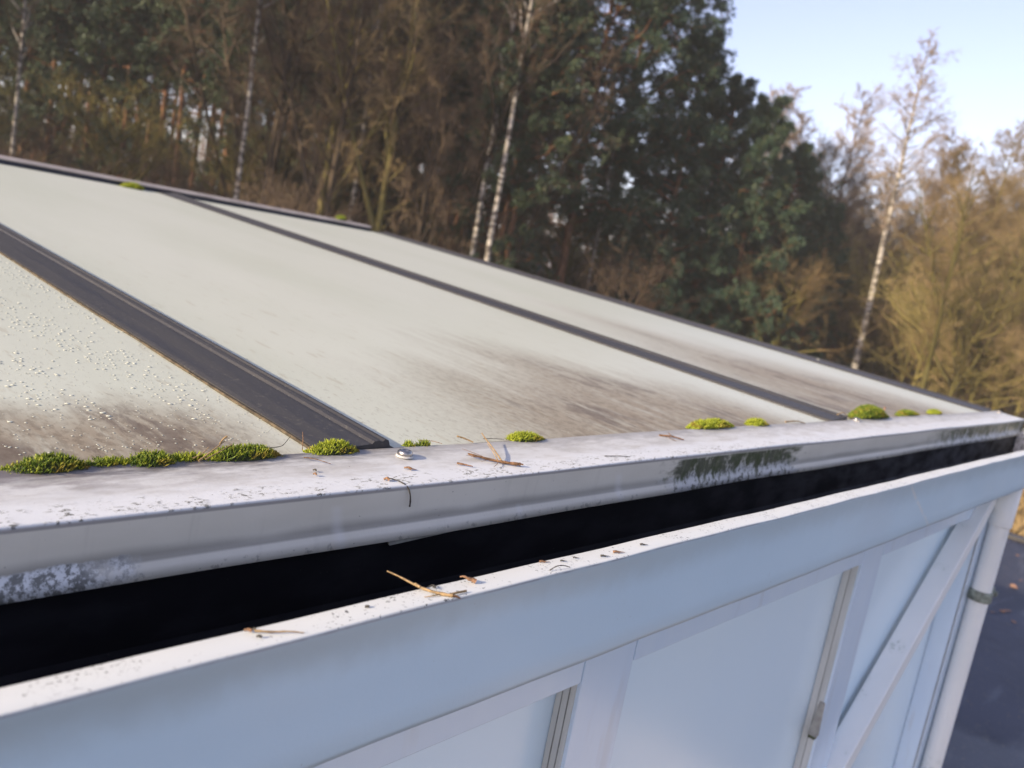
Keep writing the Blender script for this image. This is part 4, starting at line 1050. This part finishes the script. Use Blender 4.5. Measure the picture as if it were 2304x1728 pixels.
for i in range(22):
    az = 79 - 52 * ((i * .618 + .4) % 1); D = 24.5 + 13 * ((i * .33) % 1)
    if az < 34: D += 7
    if 40 < az < 44.5: az -= 6
    plant('shrub', (SH_B, SH_B, SH_O)[i % 3][i % 3], az, D, random.uniform(.8, 1.2), 'brown leafless shrub at the wood edge ' + zone(az), 'shrub', 'brown shrubs under the wood')
for i in range(22):
    az = 79 - 55 * ((i * .618 + .7) % 1); D = 28 + 14 * ((i * .53) % 1)
    if az < 34: D += 6
    plant('evergreen_bush', BUSH[i % 2], az, D, random.uniform(.9, 1.5), 'dark leafy bush among trunks ' + zone(az), 'bush', 'leafy bushes under the wood')

# --- far wood that reads as one mass
def far_wood():
    rng = np.random.default_rng(90); Vs = []; Fs = []; fm = []; o = 0
    K = 9000
    az = np.radians(rng.uniform(6, 125, K)); D = rng.uniform(58, 92, K); x = D * np.cos(az); y = D * np.sin(az)
    hmax = np.where(np.degrees(az) > 38, 8.6, np.where(np.degrees(az) > 27, 9.0, 7.0)) * (0.75 + .35 * np.sin(np.degrees(az) * 1.3) * np.sin(np.degrees(az) * .37 + 1))
    z = GROUND + rng.random(K) ** 1.25 * hmax
    C = np.stack([x, y, z], 1)
    V, F = tuft_quads(C, np.tile([0, 0, .3], (K, 1)), 9, .85, .16, rng, 1.0)
    Vs.append(V); Fs.append(F); fm += [0] * len(F); o += len(V)
    K2 = 1500
    az = np.radians(rng.uniform(6, 125, K2)); D = rng.uniform(55, 90, K2); P0 = np.stack([D * np.cos(az), D * np.sin(az), np.full(K2, GROUND)], 1)
    P1 = P0 + np.stack([rng.normal(0, .5, K2), rng.normal(0, .5, K2), rng.uniform(4, 11, K2) * np.where(np.degrees(az) > 38, 1.2, .75)], 1)
    V, F = segs(P0, P1, rng.uniform(.05, .15, K2), np.full(K2, .03), 4)
    Vs.append(V); Fs.append(F + o); fm += [1] * len(F); o += len(V)
    K3 = 17000
    az = np.radians(rng.uniform(6, 125, K3)); D = rng.uniform(50, 85, K3); hm = np.where(np.degrees(az) > 38, 7.5, 7.5)
    P0 = np.stack([D * np.cos(az), D * np.sin(az), GROUND + rng.random(K3) * hm], 1); d = rng.normal(0, .55, (K3, 3)); d[:, 2] += .7
    V, F = segs(P0, P0 + d * 1.1, np.full(K3, .012), np.full(K3, .006), 3)
    Vs.append(V); Fs.append(F + o); fm += [2] * len(F)
    me = mesh_np('far_wood', np.concatenate(Vs), np.concatenate(Fs), [M['needles'], M['bpine'], M['tbrown']], fm, False)
    ob = link('far_wood', me); ob['kind'] = 'stuff'; ob['label'] = 'far dark wood behind the nearer trees'
far_wood()
# dead grass and bramble stems on the ground at right
rng = np.random.default_rng(95); K = 9000
az = np.radians(rng.uniform(6, 34, K)); D = rng.uniform(15, 60, K)
P = np.stack([D * np.cos(az), D * np.sin(az), np.full(K, GROUND - .05)], 1)
V, F = tuft_quads(P, np.tile([0, 0, 1.2], (K, 1)), 5, .55, .018, rng, .45)
me = mesh_np('dead_grass', V, F, [M['tgold']], None, False); o = link('dead_grass', me); o['kind'] = 'stuff'; o['label'] = 'dry grass and bramble stems on the wood floor'

# ------------------------------------------------------------------ thin winter haze
hm_ = bpy.data.materials.new('haze_air'); hm_.use_nodes = True
hn = hm_.node_tree; hn.nodes.remove(hn.nodes['Principled BSDF'])
hv = hn.nodes.new('ShaderNodeVolumePrincipled'); hv.inputs['Density'].default_value = 0.001
hv.inputs['Color'].default_value = (0.96, 0.96, 0.97, 1)
hn.links.new(hv.outputs[0], hn.nodes['Material Output'].inputs['Volume'])
b = B(); b.box(-1500, 1500, -1500, 1500, GROUND - 1.2, 18.6)
o = b.make('haze', hm_); o['kind'] = 'stuff'; o['label'] = 'thin pale winter haze in the air'
